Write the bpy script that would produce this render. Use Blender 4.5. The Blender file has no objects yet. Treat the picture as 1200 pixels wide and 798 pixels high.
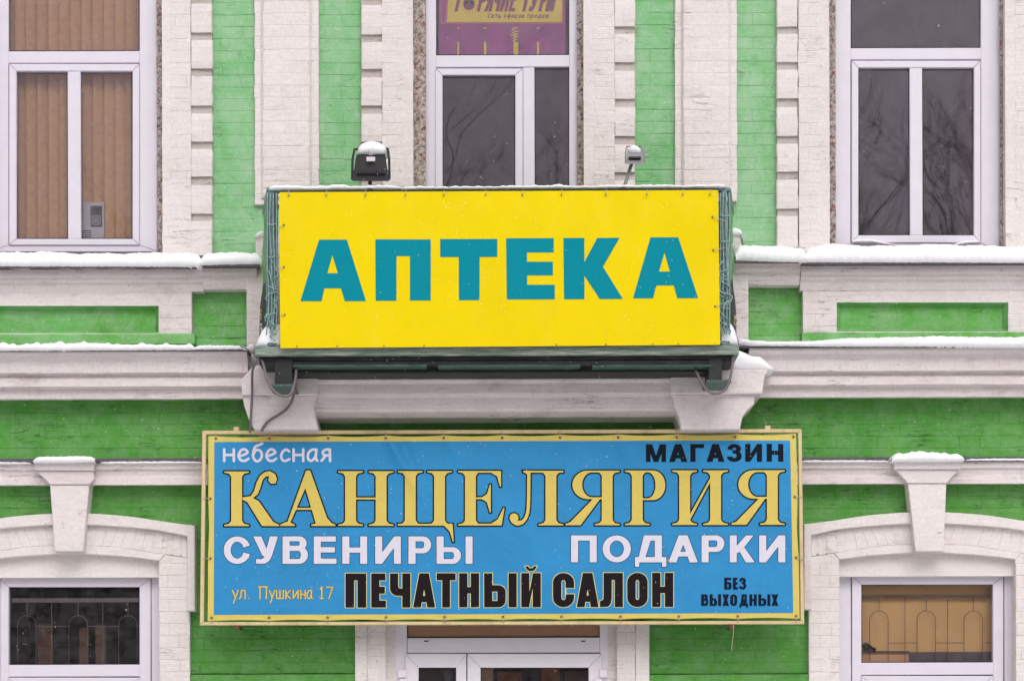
import bpy, bmesh, math, random
import numpy as np
from mathutils import Vector, Matrix
from mathutils.geometry import tessellate_polygon
random.seed(7); np.random.seed(7)

# ------------------------------------------------------------------ camera, world, sun, exposure
SC = bpy.context.scene
S, D, HZ, CZ = 0.0054, 16.0, 900.0, 1.6      # metres per photo pixel on the wall plane, distance, horizon row, eye height
ROLL = math.radians(0.18)
cam = bpy.data.objects.new('camera', bpy.data.cameras.new('camera'))
SC.collection.objects.link(cam)
cam.location = (0, -D, CZ)
cam.rotation_euler = (Matrix.Rotation(math.pi/2, 3, 'X') @ Matrix.Rotation(-ROLL, 3, 'Z')).to_euler()
cam.data.sensor_width = 36; cam.data.lens = 36*D/(1200*S)
cam.data.shift_y = (HZ-399)/1200
cam.data.clip_end = 600
SC.camera = cam

SUN_EL, SUN_AZ = math.radians(42), math.radians(-14)      # high, behind the viewer's left shoulder
w = bpy.data.worlds.new('World'); SC.world = w; w.use_nodes = True
nt = w.node_tree; bg = nt.nodes['Background']
sky = nt.nodes.new('ShaderNodeTexSky'); sky.sky_type = 'NISHITA'; sky.sun_disc = False
sky.sun_elevation = SUN_EL; sky.sun_rotation = math.pi + SUN_AZ
sky.dust_density = 5; sky.air_density = 1.0; sky.ozone_density = 1.0
hs = nt.nodes.new('ShaderNodeHueSaturation'); hs.inputs['Saturation'].default_value = 0.16
nt.links.new(sky.outputs[0], hs.inputs['Color']); nt.links.new(hs.outputs[0], bg.inputs['Color'])
bg.inputs['Strength'].default_value = 0.15
sl = bpy.data.lights.new('sun', 'SUN'); sl.energy = 0.55; sl.angle = math.radians(44); sl.color = (1, .955, .93)
so = bpy.data.objects.new('sun', sl); SC.collection.objects.link(so)
sd = Vector((math.sin(SUN_AZ)*math.cos(SUN_EL), -math.cos(SUN_AZ)*math.cos(SUN_EL), math.sin(SUN_EL)))
so.rotation_euler = sd.to_track_quat('Z', 'Y').to_euler()
SC.view_settings.view_transform = 'Standard'; SC.view_settings.look = 'None'
SC.view_settings.exposure = -0.14; SC.view_settings.gamma = 1

# ------------------------------------------------------------------ coordinates
CR, SR = math.cos(ROLL), math.sin(ROLL)
def P(px, py, d=0.0):
    """a point d metres in front of the wall plane that the photograph shows at (px, py)"""
    u, v = px-600, HZ-py
    k = S*(D-d)/D
    return Vector(((u*CR+v*SR)*k, -d, CZ+(v*CR-u*SR)*k))
def R4(px0, py0, px1, py1, d):
    c = P((px0+px1)/2, (py0+py1)/2, d); k = S*(D-d)/D
    hw, hh = abs(px1-px0)/2*k, abs(py1-py0)/2*k
    return c.x-hw, c.x+hw, c.z-hh, c.z+hh

# ------------------------------------------------------------------ mesh collecting
class MB:
    def __init__(s): s.v = []; s.f = []; s.m = []
    def add(s, vs, fs, mi=0):
        o = len(s.v); s.v += [tuple(p) for p in vs]
        s.f += [tuple(o+i for i in f) for f in fs]; s.m += [mi]*len(fs); return s
    def box(s, x0, x1, z0, z1, yf, yb, ch=0.0, mi=0):
        """front at yf (towards the viewer, smaller y), back at yb"""
        c = min(ch, (x1-x0)*.3, (z1-z0)*.3, abs(yb-yf)*.5)
        if c > 0:
            vs = [(x0+c,yf,z0+c),(x1-c,yf,z0+c),(x1-c,yf,z1-c),(x0+c,yf,z1-c),
                  (x0,yf+c,z0),(x1,yf+c,z0),(x1,yf+c,z1),(x0,yf+c,z1),
                  (x0,yb,z0),(x1,yb,z0),(x1,yb,z1),(x0,yb,z1)]
            fs = [(0,1,2,3),(0,4,5,1),(1,5,6,2),(2,6,7,3),(3,7,4,0),(4,8,9,5),(5,9,10,6),(6,10,11,7),(7,11,8,4),(8,11,10,9)]
        else:
            vs = [(x0,yf,z0),(x1,yf,z0),(x1,yf,z1),(x0,yf,z1),(x0,yb,z0),(x1,yb,z0),(x1,yb,z1),(x0,yb,z1)]
            fs = [(0,1,2,3),(0,4,5,1),(1,5,6,2),(2,6,7,3),(3,7,4,0),(4,7,6,5)]
        return s.add(vs, fs, mi)
    def pbox(s, px0, py0, px1, py1, d, db, ch=0.0, mi=0):
        x0, x1, z0, z1 = R4(px0, py0, px1, py1, d)
        return s.box(x0, x1, z0, z1, -d, -db, ch, mi)
    def prism(s, pts, d, db, ch=0.0, mi=0):
        """front outline given in photo pixels, extruded straight back"""
        q = [P(x, y, d) for x, y in pts]
        if sum(a.x*b.z-b.x*a.z for a, b in zip(q, q[1:]+q[:1])) < 0: q.reverse()
        n = len(q); rings = []
        if ch > 0:
            inn = []
            for i in range(n):
                a, b, c = q[i-1], q[i], q[(i+1) % n]
                e1 = Vector((b.x-a.x, b.z-a.z)).normalized(); e2 = Vector((c.x-b.x, c.z-b.z)).normalized()
                n1 = Vector((-e1.y, e1.x)); n2 = Vector((-e2.y, e2.x)); m = n1+n2
                if m.length < 1e-6: m = n1.copy()
                m.normalize(); k = ch/max(.4, m.dot(n1))
                inn.append((b.x+m.x*k, -d, b.z+m.y*k))
            rings.append(inn); rings.append([(p.x, -d+ch, p.z) for p in q])
        else: rings.append([(p.x, -d, p.z) for p in q])
        rings.append([(p.x, -db, p.z) for p in q])
        vs = [p for r in rings for p in r]; fs = []
        tri = tessellate_polygon([[Vector((p[0], p[2], 0)) for p in rings[0]]])
        for t in tri:
            a, b, c = [rings[0][i] for i in t]
            ar = (b[0]-a[0])*(c[2]-a[2])-(c[0]-a[0])*(b[2]-a[2])
            fs.append(tuple(t) if ar > 0 else tuple(reversed(t)))
        for k in range(len(rings)-1):
            for i in range(n):
                j = (i+1) % n
                fs.append((k*n+i, (k+1)*n+i, (k+1)*n+j, k*n+j))
        return s.add(vs, fs, mi)
    def tube(s, pts, r, seg=7, mi=0, smooth=4):
        p = [Vector(a) for a in pts]
        if smooth > 1 and len(p) > 2:
            q = []
            for i in range(len(p)-1):
                p0 = p[max(0, i-1)]; p1 = p[i]; p2 = p[i+1]; p3 = p[min(len(p)-1, i+2)]
                for k in range(smooth):
                    t = k/smooth
                    q.append(.5*((2*p1)+(p2-p0)*t+(2*p0-5*p1+4*p2-p3)*t*t+(3*p1-p0-3*p2+p3)*t**3))
            q.append(p[-1]); p = q
        n = len(p); vs = []; up = None
        for i in range(n):
            t = (p[min(n-1, i+1)]-p[max(0, i-1)]).normalized()
            if up is None: up = t.orthogonal().normalized()
            up = (up-t*up.dot(t)).normalized(); b = t.cross(up)
            for k in range(seg):
                a = 2*math.pi*k/seg
                vs.append(p[i]+(up*math.cos(a)+b*math.sin(a))*(r[i*(len(r)-1)//(n-1)] if isinstance(r, list) else r))
        fs = []
        for i in range(n-1):
            for k in range(seg):
                k2 = (k+1) % seg
                fs.append((i*seg+k, i*seg+k2, (i+1)*seg+k2, (i+1)*seg+k))
        fs += [tuple(reversed(range(seg))), tuple(range((n-1)*seg, n*seg))]
        return s.add(vs, fs, mi)
    def build(s, name, mats, parent=None, smooth=False, **props):
        me = bpy.data.meshes.new(name); me.from_pydata(s.v, [], s.f)
        if not isinstance(mats, (list, tuple)): mats = [mats]
        for m in mats: me.materials.append(m)
        me.polygons.foreach_set('material_index', s.m)
        if smooth: me.polygons.foreach_set('use_smooth', [True]*len(me.polygons))
        me.update()
        return link(name, me, parent, **props)

def link(name, data, parent=None, **props):
    o = bpy.data.objects.new(name, data); SC.collection.objects.link(o)
    if parent is not None: o.parent = parent
    for k, v in props.items(): o[k] = v
    return o
def thing(name, label, category, group=None, loc=(0, 0, 0)):
    o = link(name, None, None, label=label, category=category)
    o.location = (0, 0, 0); o.empty_display_size = .1
    if group: o['group'] = group
    return o

# ------------------------------------------------------------------ materials (base colours only)
def nn(nt, t, **k):
    n = nt.nodes.new(t)
    for a, b in k.items():
        if a.startswith('i_'): n.inputs[a[2:].replace('_', ' ')].default_value = b
        else: setattr(n, a, b)
    return n
def srgb(r, g, b):
    f = lambda c: (c/255/12.92) if c/255 <= .04045 else ((c/255+.055)/1.055)**2.4
    return (f(r)*.87, f(g)*.87, f(b)*.87, 1)
def base(name):
    m = bpy.data.materials.new(name); m.use_nodes = True
    return m, m.node_tree, m.node_tree.nodes['Principled BSDF']
def noise(nt, vec, scale, detail=4, rough=.55):
    n = nn(nt, 'ShaderNodeTexNoise'); n.inputs['Scale'].default_value = scale
    n.inputs['Detail'].default_value = detail; n.inputs['Roughness'].default_value = rough
    nt.links.new(vec, n.inputs['Vector']); return n.outputs['Fac']
def ramp(nt, fac, stops):
    r = nn(nt, 'ShaderNodeValToRGB'); e = r.color_ramp.elements
    while len(e) < len(stops): e.new(.5)
    for el, (p, c) in zip(e, stops):
        el.position = p; el.color = c if len(c) == 4 else (*c, 1)
    nt.links.new(fac, r.inputs['Fac']); return r.outputs['Color']
def mix(nt, fac, a, b, mode='MIX'):
    n = nn(nt, 'ShaderNodeMix', data_type='RGBA', blend_type=mode)
    for s, v in ((n.inputs[0], fac), (n.inputs[6], a), (n.inputs[7], b)):
        if isinstance(v, (int, float)): s.default_value = v
        elif isinstance(v, tuple): s.default_value = v
        else: nt.links.new(v, s)
    return n.outputs[2]
def pos(nt, sc=(1, 1, 1)):
    g = nn(nt, 'ShaderNodeNewGeometry'); mp = nn(nt, 'ShaderNodeMapping')
    mp.inputs['Scale'].default_value = sc
    nt.links.new(g.outputs['Position'], mp.inputs['Vector']); return mp.outputs['Vector']
def g1(v): return (v, v, v, 1)

def masonry(name, c1, c2, crack=.55, crackcol=(.25, .2, .19), frost=0.0, dirt=0.25, bump=.5):
    """thick paint over old brick: mottled, hairline cracks along the beds, small pits, dust"""
    m, nt, b = base(name); L = nt.links
    p = pos(nt)
    big = ramp(nt, noise(nt, p, 1.7, 6, .62), [(.35, g1(0)), (.66, g1(1))])
    col = mix(nt, big, c1, c2)
    fine = ramp(nt, noise(nt, p, 55, 5, .7), [(.3, g1(.90)), (.7, g1(1.06))])
    col = mix(nt, 1.0, col, fine, 'MULTIPLY')
    brush = ramp(nt, noise(nt, pos(nt, (1, 1, 9)), 9, 5, .65), [(.3, g1(.93)), (.7, g1(1.04))])
    col = mix(nt, 1.0, col, brush, 'MULTIPLY')
    if frost:
        fr = ramp(nt, noise(nt, p, 7, 8, .75), [(.42, g1(0)), (.75, g1(frost))])
        col = mix(nt, fr, col, (.60, .62, .60, 1))
    # dirty patches
    dm = ramp(nt, noise(nt, pos(nt, (1, 1, 2.2)), 3.1, 8, .7), [(.56, g1(0)), (.72, g1(dirt))])
    col = mix(nt, dm, col, (*crackcol, 1))
    # hairline cracks, long in x
    cn = noise(nt, pos(nt, (.9, .9, 9)), 3.4, 3, .5)
    line = ramp(nt, cn, [(.490, g1(0)), (.4985, g1(1)), (.5015, g1(1)), (.51, g1(0))])
    cs = .50 if name.startswith('deep') else .57
    cm = ramp(nt, noise(nt, p, 4.1, 3, .5), [(cs, g1(0)), (cs+.06, g1(1))])
    cf = mix(nt, 1.0, line, cm, 'MULTIPLY')
    cf2 = mix(nt, 1.0, cf, g1(crack), 'MULTIPLY')
    col = mix(nt, cf2, col, (*crackcol, 1))
    # pits
    pit = ramp(nt, noise(nt, p, 34, 2, .5), [(.23, g1(1)), (.27, g1(0))])
    col = mix(nt, mix(nt, 1.0, pit, g1(.6), 'MULTIPLY'), col, (*crackcol, 1))
    L.new(col, b.inputs['Base Color']); b.inputs['Roughness'].default_value = .72
    b.inputs['Specular IOR Level'].default_value = .25
    # relief
    h1 = noise(nt, p, 26, 6, .62); h2 = noise(nt, p, 120, 4, .6)
    h0 = noise(nt, pos(nt, (1, 1, 1.7)), 9, 3, .5); hm = mix(nt, .5, h0, mix(nt, .35, h1, h2)); hm = mix(nt, cf, hm, g1(0))
    bp = nn(nt, 'ShaderNodeBump'); bp.inputs['Strength'].default_value = bump; bp.inputs['Distance'].default_value = .022
    L.new(hm, bp.inputs['Height']); L.new(bp.outputs[0], b.inputs['Normal'])
    return m
def simple(name, c, rough=.5, var=.08, nsc=30, bump=0, metal=0, spec=.5, dist=.002, dirt=0, dirtcol=(.2, .17, .15, 1)):
    m, nt, b = base(name); p = pos(nt)
    n = ramp(nt, noise(nt, p, nsc, 5, .6), [(.3, g1(1-var)), (.7, g1(1+var*.6))])
    col = mix(nt, 1.0, c, n, 'MULTIPLY')
    if dirt:
        dm = ramp(nt, noise(nt, pos(nt, (1, 1, .4)), 7, 7, .7), [(.5, g1(0)), (.74, g1(dirt))])
        col = mix(nt, dm, col, dirtcol)
    nt.links.new(col, b.inputs['Base Color'])
    b.inputs['Roughness'].default_value = rough; b.inputs['Metallic'].default_value = metal
    b.inputs['Specular IOR Level'].default_value = spec
    if bump:
        bp = nn(nt, 'ShaderNodeBump'); bp.inputs['Strength'].default_value = bump; bp.inputs['Distance'].default_value = dist
        nt.links.new(noise(nt, p, nsc*1.5, 6, .6), bp.inputs['Height']); nt.links.new(bp.outputs[0], b.inputs['Normal'])
    return m

M = {}
M['green_hi'] = masonry('pale_green_paint', srgb(122, 190, 124), srgb(146, 200, 146), .7, (.07, .20, .06), frost=.42, dirt=.25)
M['green_lo'] = masonry('deep_green_paint', srgb(78, 150, 58), srgb(96, 162, 72), .85, (.03, .09, .025), frost=.16, dirt=.4)
M['green_mid'] = masonry('apron_green_paint', srgb(96, 168, 70), srgb(112, 184, 98), .8, (.035, .09, .02), frost=.34, dirt=.45)
M['white'] = masonry('white_masonry_paint', srgb(233, 223, 221), srgb(240, 231, 229), .6, (.36, .29, .27), dirt=.22)
M['white2'] = masonry('white_cornice_paint', srgb(228, 216, 216), srgb(238, 228, 228), .75, (.27, .21, .19), dirt=.5)
M['groove'] = masonry('shaded_groove_paint', srgb(196, 184, 178), srgb(210, 200, 196), .8, (.16, .13, .12), dirt=.6)  # greyer than the trim: recess shade put into the groove colour
M['pvc'] = simple('white_window_plastic', srgb(226, 219, 231), .38, .035, 12, dirt=.12, dirtcol=(.5, .45, .47, 1))
M['door_pvc'] = simple('dull_white_door_plastic', srgb(238, 230, 240), .42, .04, 12, dirt=.08, dirtcol=(.4, .36, .38, 1))
M['gasket'] = simple('black_rubber_gasket', srgb(45, 42, 48), .7)
M['flash'] = simple('weathered_dark_flashing', srgb(92, 84, 92), .6, .3, 20, dirt=.5)
M['yellow'] = simple('yellow_banner_vinyl', srgb(242, 214, 0), .5, .035, 3.0, spec=.08, dirt=.14, dirtcol=(.80, .58, .10, 1))
M['teal'] = simple('teal_print', srgb(0, 140, 158), .6, .06, 60, spec=.08)
M['blue'] = simple('blue_banner_vinyl', srgb(44, 142, 200), .55, .10, 4, spec=.25, bump=.8, dist=.014, dirt=.10, dirtcol=(.03, .12, .30, 1))  # dark blue blotches put a hint of fold shade into the vinyl colour
M['border'] = simple('faded_yellow_print', srgb(220, 200, 104), .6, .06, 12, spec=.3, dirt=.15, dirtcol=(.40, .28, .10, 1))
M['ink'] = simple('black_print', srgb(22, 26, 36), .6, .05, 60, spec=.08)
M['ink2'] = simple('brown_black_print', srgb(34, 26, 32), .6, .3, 140, spec=.08)
M['navy'] = simple('navy_print', srgb(16, 28, 52), .6, .05, 60, spec=.08)
M['ltr_yellow'] = simple('letter_yellow_print', srgb(220, 196, 98), .6, .05, 25, spec=.3)
M['cream_line'] = simple('cream_outline_print', srgb(224, 216, 140), .6, .05, 25, spec=.1)
M['ltr_white'] = simple('letter_white_print', srgb(222, 218, 232), .6, .05, 40, spec=.3)
M['beige'] = simple('cream_painted_steel_tube', srgb(222, 196, 150), .55, .1, 15, dirt=.5, dirtcol=(.20, .12, .07, 1))
M['tie'] = simple('grey_cable_tie', srgb(190, 170, 165), .5)
M['rust'] = simple('rusty_bolt_steel', srgb(110, 72, 48), .8, .4, 60)
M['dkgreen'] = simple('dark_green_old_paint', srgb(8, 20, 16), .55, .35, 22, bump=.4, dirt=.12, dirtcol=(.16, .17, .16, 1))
M['pale_steel'] = simple('pale_green_steel_edge', srgb(66, 96, 88), .5, .3, 30, bump=.3)  # paler grey green than the beams
M['post'] = simple('grey_teal_post_paint', srgb(112, 140, 140), .55, .3, 25, bump=.4)
M['cord'] = simple('teal_plastic_cord', srgb(138, 168, 166), .5, .3, 50)
M['cable'] = simple('grey_cable_sheath', srgb(116, 104, 110), .5, .1, 40)
M['lampblack'] = simple('black_lamp_casting', srgb(40, 36, 40), .5, .15, 40)
M['lampgrey'] = simple('grey_lamp_casting', srgb(150, 146, 150), .5, .12, 40)
M['pole'] = simple('green_grey_lamp_arm', srgb(146, 152, 140), .5, .2, 40)
M['sticker'] = simple('white_sticker', srgb(225, 215, 222), .5)
M['blind'] = simple('tan_fabric_blind', srgb(240, 190, 134), .8, .12, 30)
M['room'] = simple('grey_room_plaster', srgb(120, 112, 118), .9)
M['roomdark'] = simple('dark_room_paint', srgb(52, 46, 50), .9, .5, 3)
M['ochre'] = simple('ochre_cloth_room_light', (.97, .62, .25, 1), .8, .08, 4)  # base raised so the cloth colour carries the room's warm light
M['tan'] = simple('tan_board', (.96, .58, .32, 1), .7, .06, 8)
M['browndoor'] = simple('brown_inner_board', srgb(120, 84, 62), .7, .2, 30)
M['iron'] = simple('grey_iron_grille', srgb(134, 126, 130), .5)
M['irondark'] = simple('dark_iron_grille', srgb(116, 92, 68), .5)
M['pc'] = simple('grey_computer_case', srgb(214, 212, 216), .5)
M['pcdark'] = simple('dark_computer_vents', srgb(52, 50, 56), .6)
M['purple'] = simple('purple_poster_print', srgb(168, 36, 144), .5, .4, 9)
M['pyellow'] = simple('yellow_poster_print', srgb(255, 232, 20), .5, .06, 20)
M['porange'] = simple('orange_poster_print', srgb(226, 150, 70), .5)
M['pmaroon'] = simple('maroon_poster_print', srgb(128, 40, 84), .5)
M['sidegreen'] = simple('green_side_banner', srgb(98, 168, 78), .55, .1, 20)
M['sideblack'] = simple('black_side_banner', srgb(48, 46, 50), .55, .1, 20)
M['mirror_wall'] = simple('grey_plaster_across_street', srgb(150, 140, 134), .9, .15, 2)
M['bark'] = simple('dark_bark', srgb(66, 56, 52), .9, .3, 20)

def mk_plaster():
    m, nt, b = base('rough_grey_cement'); p = pos(nt)
    v = nn(nt, 'ShaderNodeTexVoronoi'); v.inputs['Scale'].default_value = 70; nt.links.new(p, v.inputs['Vector'])
    n = noise(nt, p, 42, 8, .8)
    col = ramp(nt, n, [(.38, srgb(74, 60, 54)), (.47, srgb(168, 150, 140)), (.60, srgb(226, 212, 204))])
    red = ramp(nt, noise(nt, p, 30, 3, .6), [(.60, g1(0)), (.64, g1(.8))])
    col = mix(nt, red, col, srgb(140, 78, 62))
    nt.links.new(col, b.inputs['Base Color']); b.inputs['Roughness'].default_value = .9
    bp = nn(nt, 'ShaderNodeBump'); bp.inputs['Distance'].default_value = .015; bp.inputs['Strength'].default_value = .9
    nt.links.new(n, bp.inputs['Height']); nt.links.new(bp.outputs[0], b.inputs['Normal']); return m
M['plaster'] = mk_plaster()
def mk_wood():
    m, nt, b = base('peeling_green_wood'); 
    n = noise(nt, pos(nt, (1.2, 4, 30)), 5, 8, .7)
    col = ramp(nt, n, [(.32, srgb(46, 60, 54)), (.43, srgb(98, 122, 112)), (.52, srgb(140, 152, 143)), (.64, srgb(190, 184, 174))])
    nt.links.new(col, b.inputs['Base Color']); b.inputs['Roughness'].default_value = .75
    bp = nn(nt, 'ShaderNodeBump'); bp.inputs['Distance'].default_value = .004; bp.inputs['Strength'].default_value = .7
    nt.links.new(n, bp.inputs['Height']); nt.links.new(bp.outputs[0], b.inputs['Normal']); return m
M['wood'] = mk_wood()
def mk_snow():
    m, nt, b = base('snow'); p = pos(nt)
    b.inputs['Base Color'].default_value = (.93, .92, .955, 1); b.inputs['Roughness'].default_value = .85
    b.inputs['Specular IOR Level'].default_value = .2
    bp = nn(nt, 'ShaderNodeBump'); bp.inputs['Distance'].default_value = .008; bp.inputs['Strength'].default_value = .55
    nt.links.new(noise(nt, p, 45, 6, .65), bp.inputs['Height']); nt.links.new(bp.outputs[0], b.inputs['Normal']); return m
M['snow'] = mk_snow()
def mk_glass():
    m = bpy.data.materials.new('window_glass'); m.use_nodes = True; nt = m.node_tree
    nt.nodes.remove(nt.nodes['Principled BSDF']); out = nt.nodes['Material Output']
    t = nn(nt, 'ShaderNodeBsdfTransparent'); t.inputs[0].default_value = (.95, .94, .95, 1)
    g = nn(nt, 'ShaderNodeBsdfGlossy'); g.inputs['Roughness'].default_value = .015; g.inputs['Color'].default_value = (.66, .56, .67, 1)
    bp = nn(nt, 'ShaderNodeBump'); bp.inputs['Distance'].default_value = .02; bp.inputs['Strength'].default_value = .06
    nt.links.new(noise(nt, pos(nt), 2.2, 1), bp.inputs['Height']); nt.links.new(bp.outputs[0], g.inputs['Normal'])
    f = nn(nt, 'ShaderNodeFresnel'); f.inputs[0].default_value = 1.52
    ms = nn(nt, 'ShaderNodeMixShader'); nt.links.new(f.outputs[0], ms.inputs[0])
    nt.links.new(t.outputs[0], ms.inputs[1]); nt.links.new(g.outputs[0], ms.inputs[2])
    d = nn(nt, 'ShaderNodeBsdfDiffuse'); d.inputs[0].default_value = (.75, .73, .76, 1)
    ds = ramp(nt, noise(nt, pos(nt), 11, 8, .75), [(.38, g1(.004)), (.75, g1(.05))])
    m2 = nn(nt, 'ShaderNodeMixShader'); nt.links.new(ds, m2.inputs[0])
    nt.links.new(ms.outputs[0], m2.inputs[1]); nt.links.new(d.outputs[0], m2.inputs[2])
    nt.links.new(m2.outputs[0], out.inputs[0]); return m
M['glass'] = mk_glass()

# ------------------------------------------------------------------ bricks
UB = []
def unit_brick(seed):
    r = random.Random(seed); j = lambda a: r.uniform(-a, a)
    c = .012
    vs = []
    for (sx, sz) in ((-1, -1), (1, -1), (1, 1), (-1, 1)):      # inner front
        vs.append((sx*(.5-.018)+j(.004), j(.05)*.1, sz*(.5-.055)+j(.015)))
    for (sx, sz) in ((-1, -1), (1, -1), (1, 1), (-1, 1)):
        vs.append((sx*.5+j(.003), .20+j(.05), sz*.5+j(.02)))
    for (sx, sz) in ((-1, -1), (1, -1), (1, 1), (-1, 1)): vs.append((sx*.5, 1.0, sz*.5))
    fs = [(0,1,2,3),(0,4,5,1),(1,5,6,2),(2,6,7,3),(3,7,4,0),(4,8,9,5),(5,9,10,6),(6,10,11,7),(7,11,8,4)]
    return vs, fs
UBD = [unit_brick(i) for i in range(10)]
BRICKS = []       # (parent, material, cx, cy, cz, sx, sy, sz, variant, rot)
BT = .022
def bricks(parent, mat, px0, py0, px1, py1, d, course=14.1, phase=None, length=48, header=False, proud=.0027, jit=.0012):
    """lays painted brick courses over a rectangle whose face lies d in front of the wall plane; returns the bed sheet behind"""
    x0, x1, z0, z1 = R4(px0, py0, px1, py1, d)
    k = S*(D-d)/D; ch = course*k; L = (length/2 if header else length)*k
    if phase is None: phase = py0
    zt = P((px0+px1)/2, phase, d).z
    n0 = int(math.floor((zt-z1)/ch+.001)); row = n0
    while True:
        a = zt-(row+1)*ch; b = zt-row*ch; row += 1
        if b <= z0+.004: break
        a = max(a, z0); b = min(b, z1)
        if b-a < .012: continue
        off = (L*.5 if row % 2 else 0)+(row*.37 % 1)*L*.12
        x = math.floor((x0+off)/L)*L-off
        while x < x1:
            e = min(x+L, x1); s = max(x, x0)
            if not header and random.random() < .12 and e-s > L*.9:
                segs = [(s, (s+e)/2), ((s+e)/2, e)]
            else: segs = [(s, e)]
            for s_, e_ in segs:
                if e_-s_ < .02: continue
                g = random.choice((.0003, .0006, .0012, .002)); gz = random.choice((.0002, .0005, .0009, .0018))
                w_, h_ = e_-s_-2*g, b-a-2*gz
                edge = (.007 if (s_ <= x0+1e-5 or e_ >= x1-1e-5) else 0)
                BRICKS.append((parent, mat, (s_+e_)/2+random.uniform(-edge, edge)*.6, -d-random.uniform(.2, 1.0)*proud*(1.35 if 'green' in mat.name else 1), (a+b)/2+random.gauss(0, .0006),
                               w_, BT*.45, h_, random.randrange(10), random.gauss(0, .0045)))
            x += L
    return x0, x1, z0, z1
def flush_bricks(limit=300):
    k = S
    def vis(b):      # inside the frame and not behind the signs
        px = b[2]/k+600; py = HZ-(b[4]-CZ)/k
        if not (5 < px < 1195 and 3 < py < 795): return -1
        if 236 < px < 942 and 500 < py < 733: return -1
        if 320 < px < 850 and 222 < py < 440: return -1
        return b[5]*b[7]
    order = sorted(range(len(BRICKS)), key=lambda i: -round(vis(BRICKS[i])*2e3)*1000-random.random()*0)
    top = set(order[:limit]); cache = {}; rest = {}
    for i, b in enumerate(BRICKS):
        par, mat, cx, cy, cz, sx, sy, sz, v, rot = b
        if i in top:
            key = (v, mat.name)
            if key not in cache:
                me = bpy.data.meshes.new('brick'); me.from_pydata(UBD[v][0], [], UBD[v][1]); me.materials.append(mat); cache[key] = me
            o = link('brick', cache[key], par); o.location = (cx, cy, cz); o.scale = (sx, sy, sz); o.rotation_euler = (0, rot, 0)
        else:
            mb = rest.setdefault((par.name, mat.name), (MB(), par, mat))[0]
            mb.add([(cx+x*sx+z*sz*rot, cy+y*sy, cz+z*sz-x*sx*rot) for x, y, z in UBD[v][0]], UBD[v][1])
    for mb, par, mat in rest.values(): mb.build('brickwork', mat, par, kind='stuff')

# ------------------------------------------------------------------ lettering: signed-distance shapes in photo pixels
def poly(pts):
    pts = np.array(pts, float)
    def f(X, Y):
        d = np.full(X.shape, 1e9); ins = np.zeros(X.shape, bool)
        for a, b in zip(pts, np.roll(pts, -1, 0)):
            e = b-a; l2 = e @ e
            if l2 < 1e-12: continue
            wx, wy = X-a[0], Y-a[1]; t = np.clip((wx*e[0]+wy*e[1])/l2, 0, 1)
            d = np.minimum(d, (wx-t*e[0])**2+(wy-t*e[1])**2)
            c = ((a[1] > Y) != (b[1] > Y))
            if abs(e[1]) > 1e-12: ins ^= c & (X < a[0]+(Y-a[1])/e[1]*e[0])
        d = np.sqrt(d); return np.where(ins, -d, d)
    f.bb = (pts[:, 0].min(), pts[:, 1].min(), pts[:, 0].max(), pts[:, 1].max()); return f
def bx(x0, y0, x1, y1): return poly([(x0, y0), (x1, y0), (x1, y1), (x0, y1)])
def stroke(pts, w, curve=True):
    p = [np.array(a, float) for a in pts]
    if curve and len(p) > 2:
        q = []
        for i in range(len(p)-1):
            p0, p1, p2, p3 = p[max(0, i-1)], p[i], p[i+1], p[min(len(p)-1, i+2)]
            for k in range(6):
                t = k/6; q.append(.5*(2*p1+(p2-p0)*t+(2*p0-5*p1+4*p2-p3)*t*t+(3*p1-p0-3*p2+p3)*t**3))
        q.append(p[-1]); p = q
    p = np.array(p)
    def f(X, Y):
        d = np.full(X.shape, 1e9)
        for a, b in zip(p[:-1], p[1:]):
            e = b-a; l2 = max(e @ e, 1e-9); wx, wy = X-a[0], Y-a[1]; t = np.clip((wx*e[0]+wy*e[1])/l2, 0, 1)
            d = np.minimum(d, (wx-t*e[0])**2+(wy-t*e[1])**2)
        return np.sqrt(d)-w/2
    f.bb = (p[:, 0].min()-w, p[:, 1].min()-w, p[:, 0].max()+w, p[:, 1].max()+w); return f
def U(*s):
    def f(X, Y): return np.minimum.reduce([a(X, Y) for a in s])
    f.bb = (min(a.bb[0] for a in s), min(a.bb[1] for a in s), max(a.bb[2] for a in s), max(a.bb[3] for a in s)); return f
def SUB(a, *b):
    def f(X, Y): return np.maximum.reduce([a(X, Y)]+[-q(X, Y) for q in b])
    f.bb = a.bb; return f
def rr(x0, y0, x1, y1, rx, ry, corners='abcd', n=10):
    """rounded rectangle; corners a=top left b=top right c=bottom right d=bottom left"""
    rx = min(rx, (x1-x0)/2) if len(corners) == 4 else min(rx, x1-x0); ry = min(ry, (y1-y0)/2)
    pts = []
    for cn, cx, cy, a0 in (('b', x1-rx, y0+ry, -90), ('c', x1-rx, y1-ry, 0), ('d', x0+rx, y1-ry, 90), ('a', x0+rx, y0+ry, 180)):
        if cn in corners:
            for k in range(n+1):
                a = math.radians(a0+90*k/n); pts.append((cx+rx*math.cos(a), cy+ry*math.sin(a)))
        else: pts.append({'b': (x1, y0), 'c': (x1, y1), 'd': (x0, y1), 'a': (x0, y0)}[cn])
    return poly(pts)
def ell(cx, cy, rx, ry): return poly([(cx+rx*math.cos(a), cy+ry*math.sin(a)) for a in np.linspace(0, 2*math.pi, 33)[:-1]])

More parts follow.
